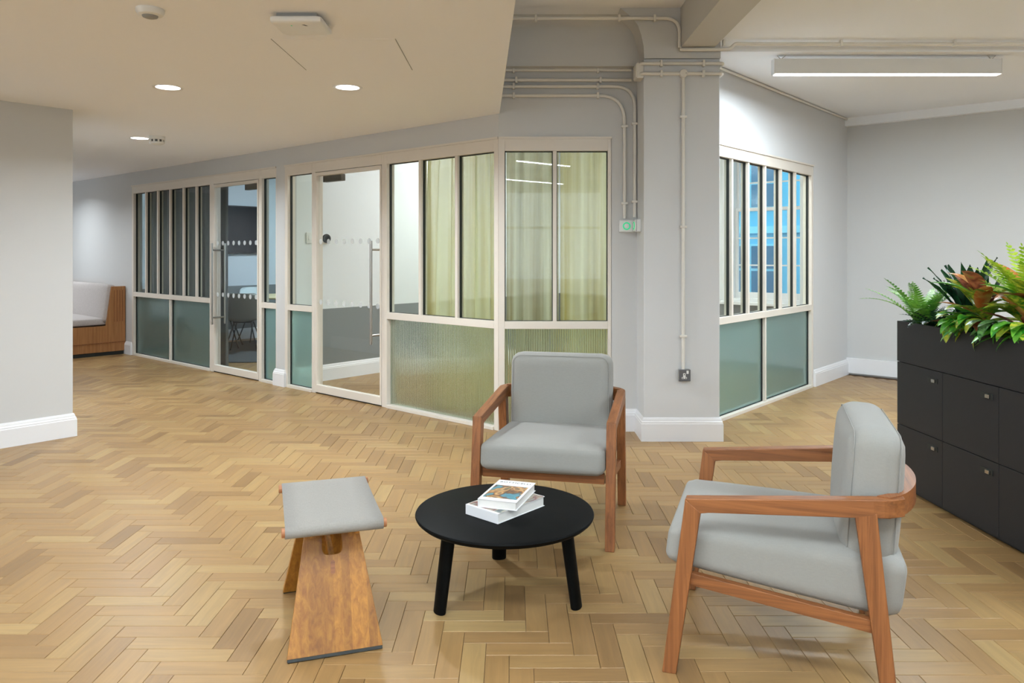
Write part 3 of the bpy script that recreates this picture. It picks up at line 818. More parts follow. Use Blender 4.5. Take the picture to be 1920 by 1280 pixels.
# meeting room lamps (ceilings are above the glazing)
def room_panel(u, v, z, label, power, colr):
    p = fw(u, v, z); root = empty('ceiling_panel_light', p, TH + PI / 2)
    m = MB(); m.box((-0.32, -0.32, -0.02), (0.32, 0.32, 0.0)); m.build('frame', WHITEPL, root, bevel=0.003)
    m = MB(); m.box((-0.29, -0.29, -0.024), (0.29, 0.29, -0.02)); m.build('diffuser', LEDW, root)
    lamp_light('panel_lamp', root, (0, 0, -0.03), power, colr, 'SQUARE', 0.56)
    return tag(root, label, 'panel light', 'meeting room panel lights')
room_panel(1.9, 2.3, 3.1, 'square ceiling light of the middle room, left one', 44, (1.0, 0.98, 0.95))
room_panel(0.2, 2.6, 3.1, 'square ceiling light of the middle room, right one', 38, (1.0, 0.98, 0.95))
room_panel(4.8, 2.6, 2.9, 'unseen blue-tinted ceiling light added to brighten the far room', 80, (0.70, 0.88, 1.0))  # added fill lamp, tinted blue like daylight

# ------------------------------------------------------------------ ceiling fittings
z = H_DROP
o = empty('motion_sensor', (-1.612, 3.39, z))
m = MB(); m.lathe([(0.060, 0.0), (0.060, -0.012), (0.052, -0.026), (0.034, -0.030)], 32); m.build('base', WHITEPL, o, smooth=0.6)
m = MB(); m.lathe([(0.034, -0.030), (0.031, -0.036), (0.02, -0.040), (0.004, -0.041)], 28); m.build('lens', GREYPL, o, smooth=0.8)
tag(o, 'round white ceiling sensor with grey lens at upper left', 'sensor')
o = empty('wireless_access_point', (-0.975, 3.53, z))
m = MB(); v_, f_ = rounded_box(0.235, 0.225, 0.034, 0.016, 8); m.add(v_, f_, Matrix.Translation((0, 0, -0.032))); m.build('cover', WHITEPL, o, smooth=0.8)
m = MB(); m.box((-0.09, -0.09, -0.014), (0.09, 0.09, 0.0)); m.build('mounting_bracket', GREYPL, o)
m = MB(); m.prism([(0.022, -0.074), (0.032, -0.074), (0.042, -0.056), (0.034, -0.056)], -0.0502, -0.0490); m.build('logo_mark', DARKPL, o)
m = MB(); m.lathe([(0.003, -0.0502), (0.003, -0.049)], 12, Matrix.Translation((-0.03, -0.06, 0))); m.build('status_light', GREENLED, o)
tag(o, 'square white wireless access point on the lowered ceiling', 'access point')
o = empty('smoke_alarm', (-3.32, 7.12, z))
m = MB(); m.lathe([(0.056, 0.0), (0.056, -0.020), (0.053, -0.024)], 28); m.build('base', WHITEPL, o, smooth=0.6)
m = MB(); m.lathe([(0.046, -0.024), (0.046, -0.040)], 28); m.build('vent_gap', DARKPL, o, smooth=0.6)
for k in range(10):
    a_ = 2 * PI * k / 10; q = MB(); q.box((-0.006, 0.042, -0.042), (0.006, 0.052, -0.022), Matrix.Rotation(a_, 4, 'Z')); q.build('fin', WHITEPL, o)
m = MB(); m.lathe([(0.052, -0.040), (0.050, -0.052), (0.030, -0.060), (0.005, -0.061)], 28); m.build('cap', WHITEPL, o, smooth=0.8)
o.scale = (1.25, 1.25, 1.35)
tag(o, 'white slotted smoke alarm beside the far downlight', 'smoke alarm')
o = empty('ceiling_sensor', tuple(fw(6.3, -1.85, z)))
m = MB(); m.lathe([(0.045, 0), (0.045, -0.012), (0.03, -0.022), (0.004, -0.023)], 24); m.build('body', WHITEPL, o, smooth=0.7)
tag(o, 'tiny white ceiling sensor beside the left wall end', 'sensor')
# access hatch flush in the ceiling
hx0, hx1, hy0, hy1 = -1.222, -0.592, 3.86, 4.52
o = empty('access_hatch', ((hx0 + hx1) / 2, (hy0 + hy1) / 2, z))
wx, wy = (hx1 - hx0) / 2, (hy1 - hy0) / 2
m = MB(); m.box((-wx + 0.003, -wy + 0.001, -0.0012), (wx - 0.003, wy - 0.001, 0.0)); m.build('panel', CEIL, o)
for sx in (-1, 1):
    m = MB(); m.box((sx * wx - 0.0022, -wy, -0.0014), (sx * wx + 0.0022, wy, 0.0)); m.build('shadow_gap', GREYPL, o)
tag(o, 'flush square access hatch in the lowered ceiling', 'access hatch')

# ------------------------------------------------------------------ conduits on wall, beam and column
def conduit(label, pts, r=0.0132, bend=0.10, clips=(), wall_dir=(0, 1, 0), start=None, group='painted conduits'):
    p0 = Vector(pts[0]); root = empty('conduit', p0)
    path = [p - p0 for p in fillet(pts, bend, 8)]
    m = MB(); m.tube(path, r, 10); m.build('pipe', CONDUIT, root, smooth=0.9)
    for c, ax in clips:
        c = Vector(c) - p0; k = MB()
        if ax == 'x': k.box((c.x - 0.009, c.y - r - 0.004, c.z - 0.024), (c.x + 0.009, c.y + r + 0.004, c.z + 0.024))
        elif ax == 'z': k.box((c.x - 0.026, c.y - r - 0.004, c.z - 0.009), (c.x + 0.026, c.y + r + 0.004, c.z + 0.009))
        k.build('clip', CONDUIT, root, bevel=0.004)
    return tag(root, label, 'conduit', group)
YW = YR - 0.018
def zy(py, Y): return 1.4 - (py - 472) * Y / 1427
def xx(px, Y): return (px - 960) * Y / 1427
za, zb, zc, zd = (zy(p, YW) for p in (131, 150, 162, 179))
clipx = (xx(963, YW), xx(1121, YW))
YC = 5.64 - 0.018
conduit('topmost of the four conduits under the beam', [(-0.16, YW, za), (0.93, YW, za)], clips=[((c, YW, za), 'x') for c in clipx])
conduit('second conduit from the top under the beam', [(-0.16, YW, zb), (0.93, YW, zb)], clips=[((c + 0.02, YW, zb), 'x') for c in clipx])
conduit('third conduit, bending down beside the column', [(-0.16, YW, zc), (0.957, YW, zc), (0.957, YW, 1.67)], clips=[((c, YW, zc), 'x') for c in clipx] + [((0.957, YW, zy(232, YW)), 'z'), ((0.957, YW, zy(378, YW)), 'z')], bend=0.16)
conduit('lowest conduit, bending down to the green-ringed button', [(-0.16, YW, zd), (xx(1171, YW), YW, zd), (xx(1171, YW), YW, 1.66)], clips=[((c, YW, zd), 'x') for c in clipx] + [((xx(1171, YW), YW, zy(237, YW)), 'z'), ((xx(1171, YW), YW, zy(381, YW)), 'z')], bend=0.20)
z1, z2 = zy(119, YC), zy(138, YC)
cx = [xx(p, YC) for p in (1240, 1319)]
conduit('upper conduit around the column head', [(0.95, 5.80, z1), (0.955, YC, z1), (1.56, YC, z1), (1.56, 5.80, z1)], bend=0.02, clips=[((c, YC, z1), 'x') for c in cx])
conduit('lower conduit around the column head', [(0.95, 5.80, z2), (0.955, YC, z2), (1.555, YC, z2), (1.555, 5.80, z2)], bend=0.02, clips=[((c, YC, z2), 'x') for c in cx])
o = empty('junction_box', (0.976, 5.66, z1 - 0.045))
m = MB(); m.box((-0.055, -0.03, -0.06), (-0.001, 0.10, 0.055)); m.build('box', CONDUIT, o, bevel=0.008)
m = MB(); m.box((-0.059, -0.02, -0.05), (-0.055, 0.09, 0.045)); m.build('lid', CONDUIT, o, bevel=0.002)
tag(o, 'small painted junction box on the column edge', 'junction box')
xv = xx(1281, YC)
conduit('vertical conduit down the column to the socket', [(xv, YC, z2), (xv, YC, zy(692, YC))], clips=[((xv, YC, zy(p, YC)), 'z') for p in (219, 425, 630)])
o = empty('conduit_box', (xv, YC, z2))
m = MB(); m.lathe([(0.030, -0.018), (0.030, 0.018), (0.027, 0.022)], 24, Matrix.Rotation(PI / 2, 4, 'X')); m.build('body', CONDUIT, o, smooth=0.6)
m = MB(); m.lathe([(0.004, 0.022), (0.004, 0.024)], 10, Matrix.Translation((0.017, -0.0, 0)) @ Matrix.Rotation(PI / 2, 4, 'X')); m.build('screw', STEEL, o)
tag(o, 'round conduit box above the vertical column conduit', 'conduit box')
YB = 5.70
zt, zl = 3.115, 2.885
xb = xx(1268, YB)
conduit('high conduit along the coved beam, bending down at the column', [(-0.25, YB - 0.11, zt), (xb, YB - 0.11, zt), (xb, YB - 0.11, zl + 0.012)], bend=0.14, r=0.013, clips=[((xx(p, YB), YB - 0.11, zt), 'x') for p in (1004, 1157, 1222)])
conduit('long conduit along the step of the right ceiling', [(xb, YB - 0.11, zl), (1.60, YB - 0.11, 2.887), (1.64, YB - 0.10, 2.93), (7.1, YB - 0.06, 2.93)], bend=0.02, r=0.013, clips=[((xx(p, YB - 0.1), YB - 0.1, 2.935), 'x') for p in (1357, 1577, 1790)])
q0, q1 = fw(UR - 0.02, 1.3, 2.905), fw(UR - 0.02, 4.6, 2.905)
conduit('thin conduit along the top of the wall over the striped glazing', [tuple(q0), tuple(q1)], r=0.012)

# ------------------------------------------------------------------ exit buttons and socket
def exit_button(name, M, label):
    root = empty(name); root.matrix_world = M
    m = MB(); m.box((-0.054, -0.034, -0.048), (0.054, 0.0, 0.048)); m.build('back_box', WHITEPL, root, bevel=0.006)
    m = MB(); m.box((-0.050, -0.046, -0.044), (0.050, -0.036, 0.044)); m.build('face_plate', WHITEPL, root, bevel=0.004)
    R = Matrix.Translation((0, -0.046, 0)) @ Matrix.Rotation(PI / 2, 4, 'X')
    m = MB(); m.lathe([(0.0215, 0.0), (0.0225, 0.004), (0.0285, 0.004), (0.0295, 0.0)], 36, R, cap=False); m.build('green_ring', GREENLED, root, smooth=0.8)
    m = MB(); m.lathe([(0.020, 0.0), (0.020, 0.005), (0.017, 0.007)], 30, R); m.build('push_button', WHITEPL, root, smooth=0.7)
    return tag(root, label, 'exit button', 'exit buttons')
bx = xx(1174, YW)
exit_button('exit_button', Matrix.Translation((bx, YR, zy(424, YW))), 'white exit button with glowing green ring facing the front')
exit_button('exit_button', Matrix.Translation((0.976, 5.80, zy(423, 5.8))) @ Matrix.Rotation(-PI / 2, 4, 'Z'), 'white exit button seen side-on on the column flank')
o = empty('wall_socket', (xv + 0.006, 5.64, zy(702, 5.64)))
m = MB(); m.box((-0.043, -0.036, -0.043), (0.043, 0, 0.043)); m.build('back_box', GREYPL, o, bevel=0.005)
m = MB(); m.box((-0.043, -0.042, -0.043), (0.043, -0.036, 0.043)); m.build('face_plate', DARKPL, o, bevel=0.004)
m = MB(); m.box((0.012, -0.047, 0.012), (0.028, -0.042, 0.036)); m.build('rocker_switch', WHITEPL, o, bevel=0.002)
m = MB(); m.box((-0.022, -0.0435, -0.025), (0.016, -0.042, -0.012)); m.box((-0.012, -0.0435, -0.012), (0.006, -0.042, 0.016)); m.build('outlet_insert', WHITEPL, o)
for a_, b_ in (((-0.006, -0.0442, 0.002), (0.0, -0.0435, 0.011)), ((-0.019, -0.0442, -0.021), (-0.009, -0.0435, -0.016)), ((0.003, -0.0442, -0.021), (0.013, -0.0435, -0.016))):
    m = MB(); m.box(a_, b_); m.build('pin_slot', GASKET, o)
tag(o, 'single dark metal power socket low on the column', 'socket')
# thermostat and small box on the room wall (facing -u)
def on_between(name, v, z, label, cat):
    root = empty(name); p = fw(U0, v, z)
    X = EV; Yv = D
    root.matrix_world = Matrix(((X.x, Yv.x, 0, p.x), (X.y, Yv.y, 0, p.y), (0, 0, 1, p.z), (0, 0, 0, 1)))
    return tag(root, label, cat)
def mat_front(p, n):           # frame whose -Y points along n
    yv = -Vector(n); xv_ = yv.cross(Vector((0, 0, 1))).normalized()
    return Matrix(((xv_.x, yv.x, 0, p.x), (xv_.y, yv.y, 0, p.y), (xv_.z, yv.z, 1, p.z), (0, 0, 0, 1)))
o = empty('thermostat'); o.matrix_world = mat_front(fw(U0, 0.494, 1.545), -D)
m = MB(); m.box((-0.045, -0.016, -0.055), (0.045, 0, 0.045)); m.build('back_plate', WHITEPL, o, bevel=0.006)
R = Matrix.Translation((0.005, -0.016, 0)) @ Matrix.Rotation(PI / 2, 4, 'X')
m = MB(); m.lathe([(0.048, 0.0), (0.050, 0.01), (0.046, 0.022)], 36, R); m.build('dial', BLACKMETAL, o, smooth=0.7)
m = MB(); m.lathe([(0.028, 0.0222), (0.028, 0.0235)], 30, R); m.build('display', SCREEN, o)
tag(o, 'round black thermostat on white plate behind the near glass door', 'thermostat')
o = empty('wall_switch'); o.matrix_world = mat_front(fw(U0, 0.297, 1.55), -D)
m = MB(); m.box((-0.043, -0.012, -0.06), (0.043, 0, 0.06)); m.build('plate', WHITEPL, o, bevel=0.005)
m = MB(); m.box((-0.018, -0.018, -0.026), (0.018, -0.012, 0.026)); m.build('rocker', WHITEPL, o, bevel=0.002)
tag(o, 'small white switch seen through the narrow sidelight', 'switch')

# ------------------------------------------------------------------ curtains
def curtain(name, label, pts, z0, z1, mat, amp=0.03, wl=0.085, seed=1, gather=None, transp=None, cat='curtain', group=None):
    r = random.Random(seed); pts = [Vector(p) for p in pts]
    lens = [0]
    for i in range(1, len(pts)): lens.append(lens[-1] + (pts[i] - pts[i-1]).length)
    tot = lens[-1]; n = int(tot / wl * 10)
    ph = [0]; 
    for i in range(n): ph.append(ph[-1] + 2 * PI / 10 * r.uniform(0.75, 1.3))
    amps = [amp * (0.7 + 0.5 * math.sin(i * 0.37 + seed) * math.sin(i * 0.11)) for i in range(n + 1)]
    nz = 10
    def at(s):
        s = max(0, min(tot, s))
        for i in range(1, len(pts)):
            if s <= lens[i] + 1e-9:
                t = (s - lens[i-1]) / (lens[i] - lens[i-1]); d_ = (pts[i] - pts[i-1]).normalized()
                return pts[i-1].lerp(pts[i], t), Vector((-d_.y, d_.x, 0))
        return pts[-1], Vector((0, 1, 0))
    p0 = Vector((pts[0].x, pts[0].y, z0))
    def fn(a_, b_):
        i = int(round(a_ * n)); s = a_ * tot
        if gather: s = gather(s, b_, tot)
        p, nn = at(s)
        off = amps[i] * math.sin(ph[i] + 0.35 * math.sin(b_ * 3 + i * 0.05)) * (1.15 - 0.35 * b_)
        return Vector((p.x, p.y, z0 + (z1 - z0) * b_)) + nn * off - p0
    m = MB(); m.grid(fn, n, nz)
    root = empty(name, p0)
    m.build('cloth', mat, root, smooth=1.2, recalc=False)
    tr = MB(); tr.tube([p - p0 + Vector((0, 0, z1 + 0.012)) for p in pts], 0.012, 8); tr.build('curtain_track', TRIM, root)
    return tag(root, label, cat, group)
curtain('curtain', 'sheer yellow-green curtain behind the three tall panes', [tuple(fw(0.20, 0.20)), tuple(fw(1.02, 0.20))], 0.02, 2.6, CURT, 0.05, 0.15, 3,
        gather=lambda s, b, t: s * (1.0 + 0.16 * (1 - b) * (s / t)) if s < t else t * (1 + 0.16 * (1 - b)))
curtain('curtain', 'sheer olive curtain behind the left front-facing pane', [(-0.045, 6.22, 0), (0.38, 6.20, 0)], 0.02, 2.6, CURT2, 0.045, 0.13, 5)
curtain('curtain', 'sheer pale green curtain behind the right front-facing pane', [(0.395, 6.21, 0), (0.86, 6.21, 0)], 0.02, 2.6, CURT, 0.045, 0.14, 8)
curtain('curtain', 'dark grey curtain behind the far six panes', [tuple(fw(4.50, 0.20)), tuple(fw(6.70, 0.20))], 0.02, 2.6, DARKCURT, 0.035, 0.13, 11)

# ------------------------------------------------------------------ far room: screen, table, chairs, rug
o = empty('wall_screen_display'); o.matrix_world = mat_front(fw(7.30, 1.69, 1.75), -D)
m = MB(); m.box((-0.685, -0.055, -0.385), (0.685, -0.01, 0.385)); m.build('bezel', BLACKMETAL, o, bevel=0.004)
m = MB(); m.box((-0.67, -0.057, -0.365), (0.67, -0.055, 0.37)); m.build('screen', SCREEN, o)
m = MB(); m.box((-0.2, -0.01, -0.15), (0.2, 0.0, 0.15)); m.build('wall_bracket', BLACKMETAL, o)
tag(o, 'large black wall screen in the far room', 'screen')
RT = fw(6.0, 1.9); RG = fw(5.75, 1.5)
o = empty('rug', (RG.x, RG.y, 0.001)); m = MB(); m.lathe([(1.25, 0.0), (1.25, 0.008), (1.23, 0.011)], 64); m.build('pile', RUG, o)
m = MB(); m.lathe([(1.25, 0.0), (1.262, 0.004), (1.25, 0.010)], 64, cap=False); m.build('edge_binding', GASKET, o)
tag(o, 'round charcoal rug under the far room table', 'rug')
o = empty('round_table', (RT.x, RT.y, 0.012))
m = MB(); m.lathe([(0.58, 0.715), (0.60, 0.722), (0.60, 0.735), (0.595, 0.74)], 64); m.build('table_top', TABLEWOOD, o, smooth=0.6)
m = MB(); m.tube([(0, 0, 0.02), (0, 0, 0.715)], 0.035, 16); m.build('pedestal', BLACKMETAL, o, smooth=0.8)
m = MB(); m.lathe([(0.30, 0.0), (0.30, 0.008), (0.05, 0.022)], 40); m.build('base', BLACKMETAL, o, smooth=0.6)
tag(o, 'round pale wood meeting table in the far room', 'table')
def shell_chair(x, y, rz, mat, label):
    root = empty('shell_chair', (x, y, 0.012), rz)     # front towards -y
    prof = [(-0.22, 0.435), (-0.20, 0.452), (-0.12, 0.442), (0.0, 0.425), (0.10, 0.42), (0.165, 0.445), (0.20, 0.52), (0.225, 0.62), (0.25, 0.72), (0.268, 0.80), (0.275, 0.825)]
    def fn(a_, b_):
        t = b_ * (len(prof) - 1); i = min(int(t), len(prof) - 2); f_ = t - i
        y_ = prof[i][0] * (1 - f_) + prof[i+1][0] * f_; z_ = prof[i][1] * (1 - f_) + prof[i+1][1] * f_
        w = 0.225 + 0.012 * math.sin(b_ * PI) - (0.06 * max(0, (b_ - 0.8) / 0.2) ** 2) - 0.03 * max(0, (0.1 - b_) / 0.1)
        s = 2 * a_ - 1
        cup = abs(s) ** 2.2
        seat = max(0, 1 - max(0, b_ - 0.45) / 0.2) if b_ > 0.45 else 1
        return Vector((s * w, y_ - cup * 0.09 * (1 - seat), z_ + cup * 0.055 * seat * min(1, b_ / 0.2)))
    m = MB(); m.grid(fn, 14, 24); o_ = m.build('shell', mat, root, smooth=1.0)
    sd = o_.modifiers.new('thickness', 'SOLIDIFY'); sd.thickness = 0.008
    for sx in (-1, 1):
        for sy in (-1, 1):
            q = MB(); q.tube([(sx * 0.11, sy * 0.09, 0.42), (sx * 0.225, sy * 0.225, 0.004)], 0.0095, 10); q.build('leg', BLACKMETAL, root, smooth=0.8)
            q = MB(); q.lathe([(0.013, 0.0), (0.013, 0.012)], 12, Matrix.Translation((sx * 0.226, sy * 0.226, 0))); q.build('foot_glide', BLACKMETAL, root)
    q = MB()
    for a_, b_ in (((-.11,-.09,.418),(.11,-.09,.418)), ((-.11,.09,.418),(.11,.09,.418)), ((-.11,-.09,.418),(-.11,.09,.418)), ((.11,-.09,.418),(.11,.09,.418))): q.tube([a_, b_], 0.008, 8)
    q.build('seat_frame', BLACKMETAL, root, smooth=0.8)
    return tag(root, label, 'chair', 'shell chairs in the far room')
def face(p, tgt):
    d_ = Vector(tgt) - Vector(p); return math.atan2(d_.x, -d_.y)
c0 = fw(5.74, 1.10); shell_chair(c0.x, c0.y, face(c0, RT) + 0.55, SHELLG, 'grey shell chair nearest the far glass door')
c1_ = fw(6.50, 1.22); shell_chair(c1_.x, c1_.y, face(c1_, RT), SHELLW, 'white shell chair half hidden behind the grey one')
c2 = fw(6.90, 2.0); shell_chair(c2.x, c2.y, face(c2, RT), SHELLW, 'white shell chair on the far side of the round table')

# ------------------------------------------------------------------ bench at the end of the corridor
U = 6.895; o = empty('corner_bench', fw(U, 0, 0))
MBn = Matrix(((-EV.x, D.x, 0, 0), (-EV.y, D.y, 0, 0), (0, 0, 1, 0), (0, 0, 0, 1)))  # local x: out from the wall, y: along the wall, z up
LB = 2.3; X0 = 0.01
m = MB(MBn); prof = [(X0, 0.05), (0.80, 0.05), (0.80, 0.40), (0.26, 0.40), (0.19, 0.93), (X0, 0.93)]
PXZ = Matrix(((1, 0, 0, 0), (0, 0, 1, 0), (0, 1, 0, 0), (0, 0, 0, 1)))
m.prism(prof, 0.0, 0.03, PXZ); m.build('end_panel', BENCHWOOD, o, bevel=0.002)
m = MB(MBn); m.prism(prof, LB - 0.03, LB, PXZ); m.build('end_panel', BENCHWOOD, o)
m = MB(MBn); m.box((X0, 0.03, 0.05), (0.79, LB - 0.03, 0.39)); m.build('base', BENCHWOOD, o)
m = MB(MBn); m.box((X0, 0.03, 0.39), (0.10, LB - 0.03, 0.90)); m.build('back_board', BENCHWOOD, o)
m = MB(MBn); m.box((X0 + 0.01, 0.02, 0.0), (0.77, LB - 0.02, 0.05)); m.build('plinth', GASKET, o)
m = MB(MBn); m.box((X0, -0.006, 0.165), (0.80, 0.0, 0.178)); m.build('groove', CHAIRWOOD_X, o)
for k in range(4):
    m = MB(MBn); x = 0.045 + k * 0.035; m.box((x, -0.004, 0.45), (x + 0.010, 0.001, 0.88)); m.build('slot', CHAIRWOOD_Z, o)
v_, f_ = rounded_box(0.60, LB - 0.10, 0.10, 0.03, 8, 0.01)
m = MB(MBn); m.add(v_, f_, Matrix.Translation((0.52, LB / 2, 0.455))); m.build('seat_cushion', BENCHFAB, o, smooth=1.2)
v_, f_ = rounded_box(0.12, LB - 0.06, 0.53, 0.04, 8, 0.008, 0)
m = MB(MBn); m.add(v_, f_, Matrix.Translation((0.215, LB / 2, 0.70)) @ Matrix.Rotation(-0.13, 4, 'Y')); m.build('back_cushion', BENCHFAB, o, smooth=1.2)
tag(o, 'oak bench with grey cushions at the corridor end', 'bench')

# ------------------------------------------------------------------ lounge chairs
def lounge_chair():
    root = empty('lounge_chair')
    S0 = 0.34      # local y = s - S0, front towards -y
    def P(x, s, z): return (x, s - S0, z)
    HX = 0.331
    for sx in (-1, 1):
        x = sx * HX
        m = MB(); a_, b_ = 0.024, 0.048
        m.add([P(x - .0225, -0.08, 0), P(x + .0225, -0.08, 0), P(x + .0225, -0.034, 0), P(x - .0225, -0.034, 0),
               P(x - .0225, -0.004, .585), P(x + .0225, -0.004, .585), P(x + .0225, 0.046, .545), P(x - .0225, 0.046, .545)],
              [(0,3,2,1),(4,5,6,7),(0,1,5,4),(1,2,6,5),(2,3,7,6),(3,0,4,7)])
        m.build('leg', CHAIRWOOD_Z, root, bevel=0.003)
        m = MB()
        m.add([P(x - .0225, 0.510, .585), P(x + .0225, 0.510, .585), P(x + .0225, 0.572, .60), P(x - .0225, 0.572, .60),
               P(x - .0225, 0.590, 0), P(x + .0225, 0.590, 0), P(x + .0225, 0.634, 0), P(x - .0225, 0.634, 0)],
              [(0,3,2,1),(4,5,6,7),(0,1,5,4),(1,2,6,5),(2,3,7,6),(3,0,4,7)])
        m.build('leg', CHAIRWOOD_Z, root, bevel=0.003)
        # armrest: straight, then bends inwards into the back rail
        m = MB(); path = []
        for k in range(12):
            t = k / 11
            if t < 0.72:
                s = 0.56 * t / 0.72; xi = x
            else:
                q = (t - 0.72) / 0.28; s = 0.56 + 0.095 * q; xi = x - sx * 0.045 * q * q
            path.append((xi, s, 0.585 + 0.10 * min(s, 0.56)))
        vs_ = []
        for i, (xi, s, zt_) in enumerate(path):
            th = 0.044 + 0.012 * min(1, s / 0.5)
            for dx, dz in ((-.0225, -th), (.0225, -th), (.0225, 0), (-.0225, 0)):
                ss = s + (0.044 if dz < 0 and i == 0 else (0.0 if i else -0.004))
                vs_.append(P(xi + dx, ss if i else ss, zt_ + dz))
        fs = [(0, 1, 2, 3), tuple(range(4 * 12 - 1, 4 * 12 - 5, -1))]
        for i in range(11):
            for j in range(4): fs.append((4*i+j, 4*i+(j+1)%4, 4*i+4+(j+1)%4, 4*i+4+j))
        m.add(vs_, fs); m.build('armrest', CHAIRWOOD_Y, root, bevel=0.003)
        m = MB()
        m.bar(P(sx * 0.316, 0.0, .314), P(sx * 0.316, 0.585, .238), 0.028, 0.040); m.build('side_rail', CHAIRWOOD_Y, root, bevel=0.002)
    m = MB(); m.bar(P(-0.30, 0.0, .318), P(0.30, 0.0, .318), 0.026, 0.05); m.build('front_rail', CHAIRWOOD_X, root, bevel=0.002)
    m = MB(); m.bar(P(-0.30, 0.565, .25), P(0.30, 0.565, .25), 0.026, 0.046); m.build('rear_rail', CHAIRWOOD_X, root, bevel=0.002)
    # curved back rail
    m = MB(); n = 18; vs_ = []
    for k in range(n + 1):
        a_ = -1 + 2 * k / n; x = a_ * 0.317
        s = 0.575 + 0.115 * (1 - a_ * a_) ** 0.75
        for ds, z_ in ((0.0, .575), (0.036, .580), (0.036, .645), (0.0, .645)):
            vs_.append(P(x * (1 + ds * 0.8), s + ds, z_))
    fs = [(0, 1, 2, 3), tuple(range(4 * n + 3, 4 * n - 1, -1))]
    for i in range(n):
        for j in range(4): fs.append((4*i+j, 4*i+(j+1)%4, 4*i+4+(j+1)%4, 4*i+4+j))
    m.add(vs_, fs); m.build('back_rail', CHAIRWOOD_X, root, smooth=0.5)
    v_, f_ = rounded_box(0.608, 0.735, 0.136, 0.036, 14, 0.012)
    for q in v_:
        t = (q.z / 0.068 + 1) / 2; q.z += max(0.0, min(1.1, t)) * (-0.010 + 0.068 * (q.y + 0.3675) / 0.735)     # wedge: thicker at the rear
    T = Matrix.Translation(P(0, 0.292, .367)) @ Matrix.Rotation(-0.128, 4, 'X')
    m = MB(); m.add(v_, f_, T); sc_ = m.build('seat_cushion', FAB, root, smooth=1.2)
    T2 = Matrix.Translation(P(0, 0.572, .613)) @ Matrix.Rotation(-0.07, 4, 'X')
    v_, f_ = rounded_box(0.568, 0.158, 0.445, 0.060, 14, 0.018, 1)
    m = MB(); m.add(v_, f_, T2); bc = m.build('back_cushion', FAB, root, smooth=1.2)
    # piping seams
    def seam(w, h_, r, off, T_, par, plane):
        pts = []
        for cxs, czs, a0 in ((1, 1, 0), (-1, 1, 90), (-1, -1, 180), (1, -1, 270)):
            for k in range(6):
                an = math.radians(a0 + k * 18)
                pts.append((cxs * (w / 2 - r) + r * math.cos(an), czs * (h_ / 2 - r) + r * math.sin(an)))
        pts.append(pts[0])
        q = MB(); q.tube([T_ @ Vector((a_, off, b_) if plane == 'xz' else (a_, b_, off)) for a_, b_ in pts], 0.0018, 6, caps=False)
        q.build('seam', FAB, par, smooth=1.0)
    seam(0.535, 0.412, 0.05, -0.068, T2, bc, 'xz'); seam(0.535, 0.412, 0.05, 0.068, T2, bc, 'xz')
    return root
ch1 = lounge_chair()
def place(ch, fx, fy, a_):
    ch.location = (fx - 0.34 * math.sin(a_) * 1.0, fy + 0.34 * math.cos(a_), 0); ch.rotation_euler = (0, 0, a_)
a1 = math.radians(-13.0); place(ch1, 0.150, 3.70, a1)
tag(ch1, 'light grey lounge chair with wooden arms facing the camera behind the table', 'lounge chair', 'grey lounge chairs')
ch2 = copy_tree(ch1); a2 = math.radians(-109.0); place(ch2, 0.69, 2.845, a2)
tag(ch2, 'light grey lounge chair with wooden arms turned sideways at right', 'lounge chair', 'grey lounge chairs')

# ------------------------------------------------------------------ coffee table and books
TC = Vector((-0.03, 3.13, 0)); TZ = 0.34
o = empty('coffee_table', TC)
R_ = 0.366
m = MB(); m.lathe([(R_ - 0.05, TZ - 0.030), (R_ - 0.014, TZ - 0.026), (R_ - 0.003, TZ - 0.016), (R_, TZ - 0.009), (R_ - 0.003, TZ - 0.003), (R_ - 0.010, TZ)], 96); m.build('table_top', BLACKTOP, o, smooth=0.6)
m = MB(); m.lathe([(0.26, TZ - 0.038), (0.27, TZ - 0.030)], 48); m.build('under_frame', BLACKTOP, o)
for fx, fy in ((-0.281, 2.955), (0.2535, 2.998), (-0.059, 3.478)):
    b_ = Vector((fx, fy, 0)) - TC; t_ = b_ * 0.86; ang = math.atan2(b_.y, b_.x)
    m = MB(); n = 24; vs_ = []
    for zz, c, ra, rb in ((0.0, b_, 0.019, 0.030), (0.004, b_, 0.021, 0.032), (TZ - 0.029, t_, 0.024, 0.036)):
        for k in range(n):
            an = 2 * PI * k / n
            vs_.append(Vector((c.x, c.y, zz)) + Matrix.Rotation(ang, 3, 'Z') @ Vector((ra * math.cos(an), rb * math.sin(an), 0)))
    fs = [tuple(range(n - 1, -1, -1)), tuple(range(2 * n, 3 * n))]
    for i in range(2):
        for k in range(n): fs.append((i*n+k, i*n+(k+1)%n, (i+1)*n+(k+1)%n, (i+1)*n+k))
    m.add(vs_, fs); m.build('leg', BLACKTOP, o, smooth=0.7)
tag(o, 'low round black coffee table with three legs', 'coffee table')

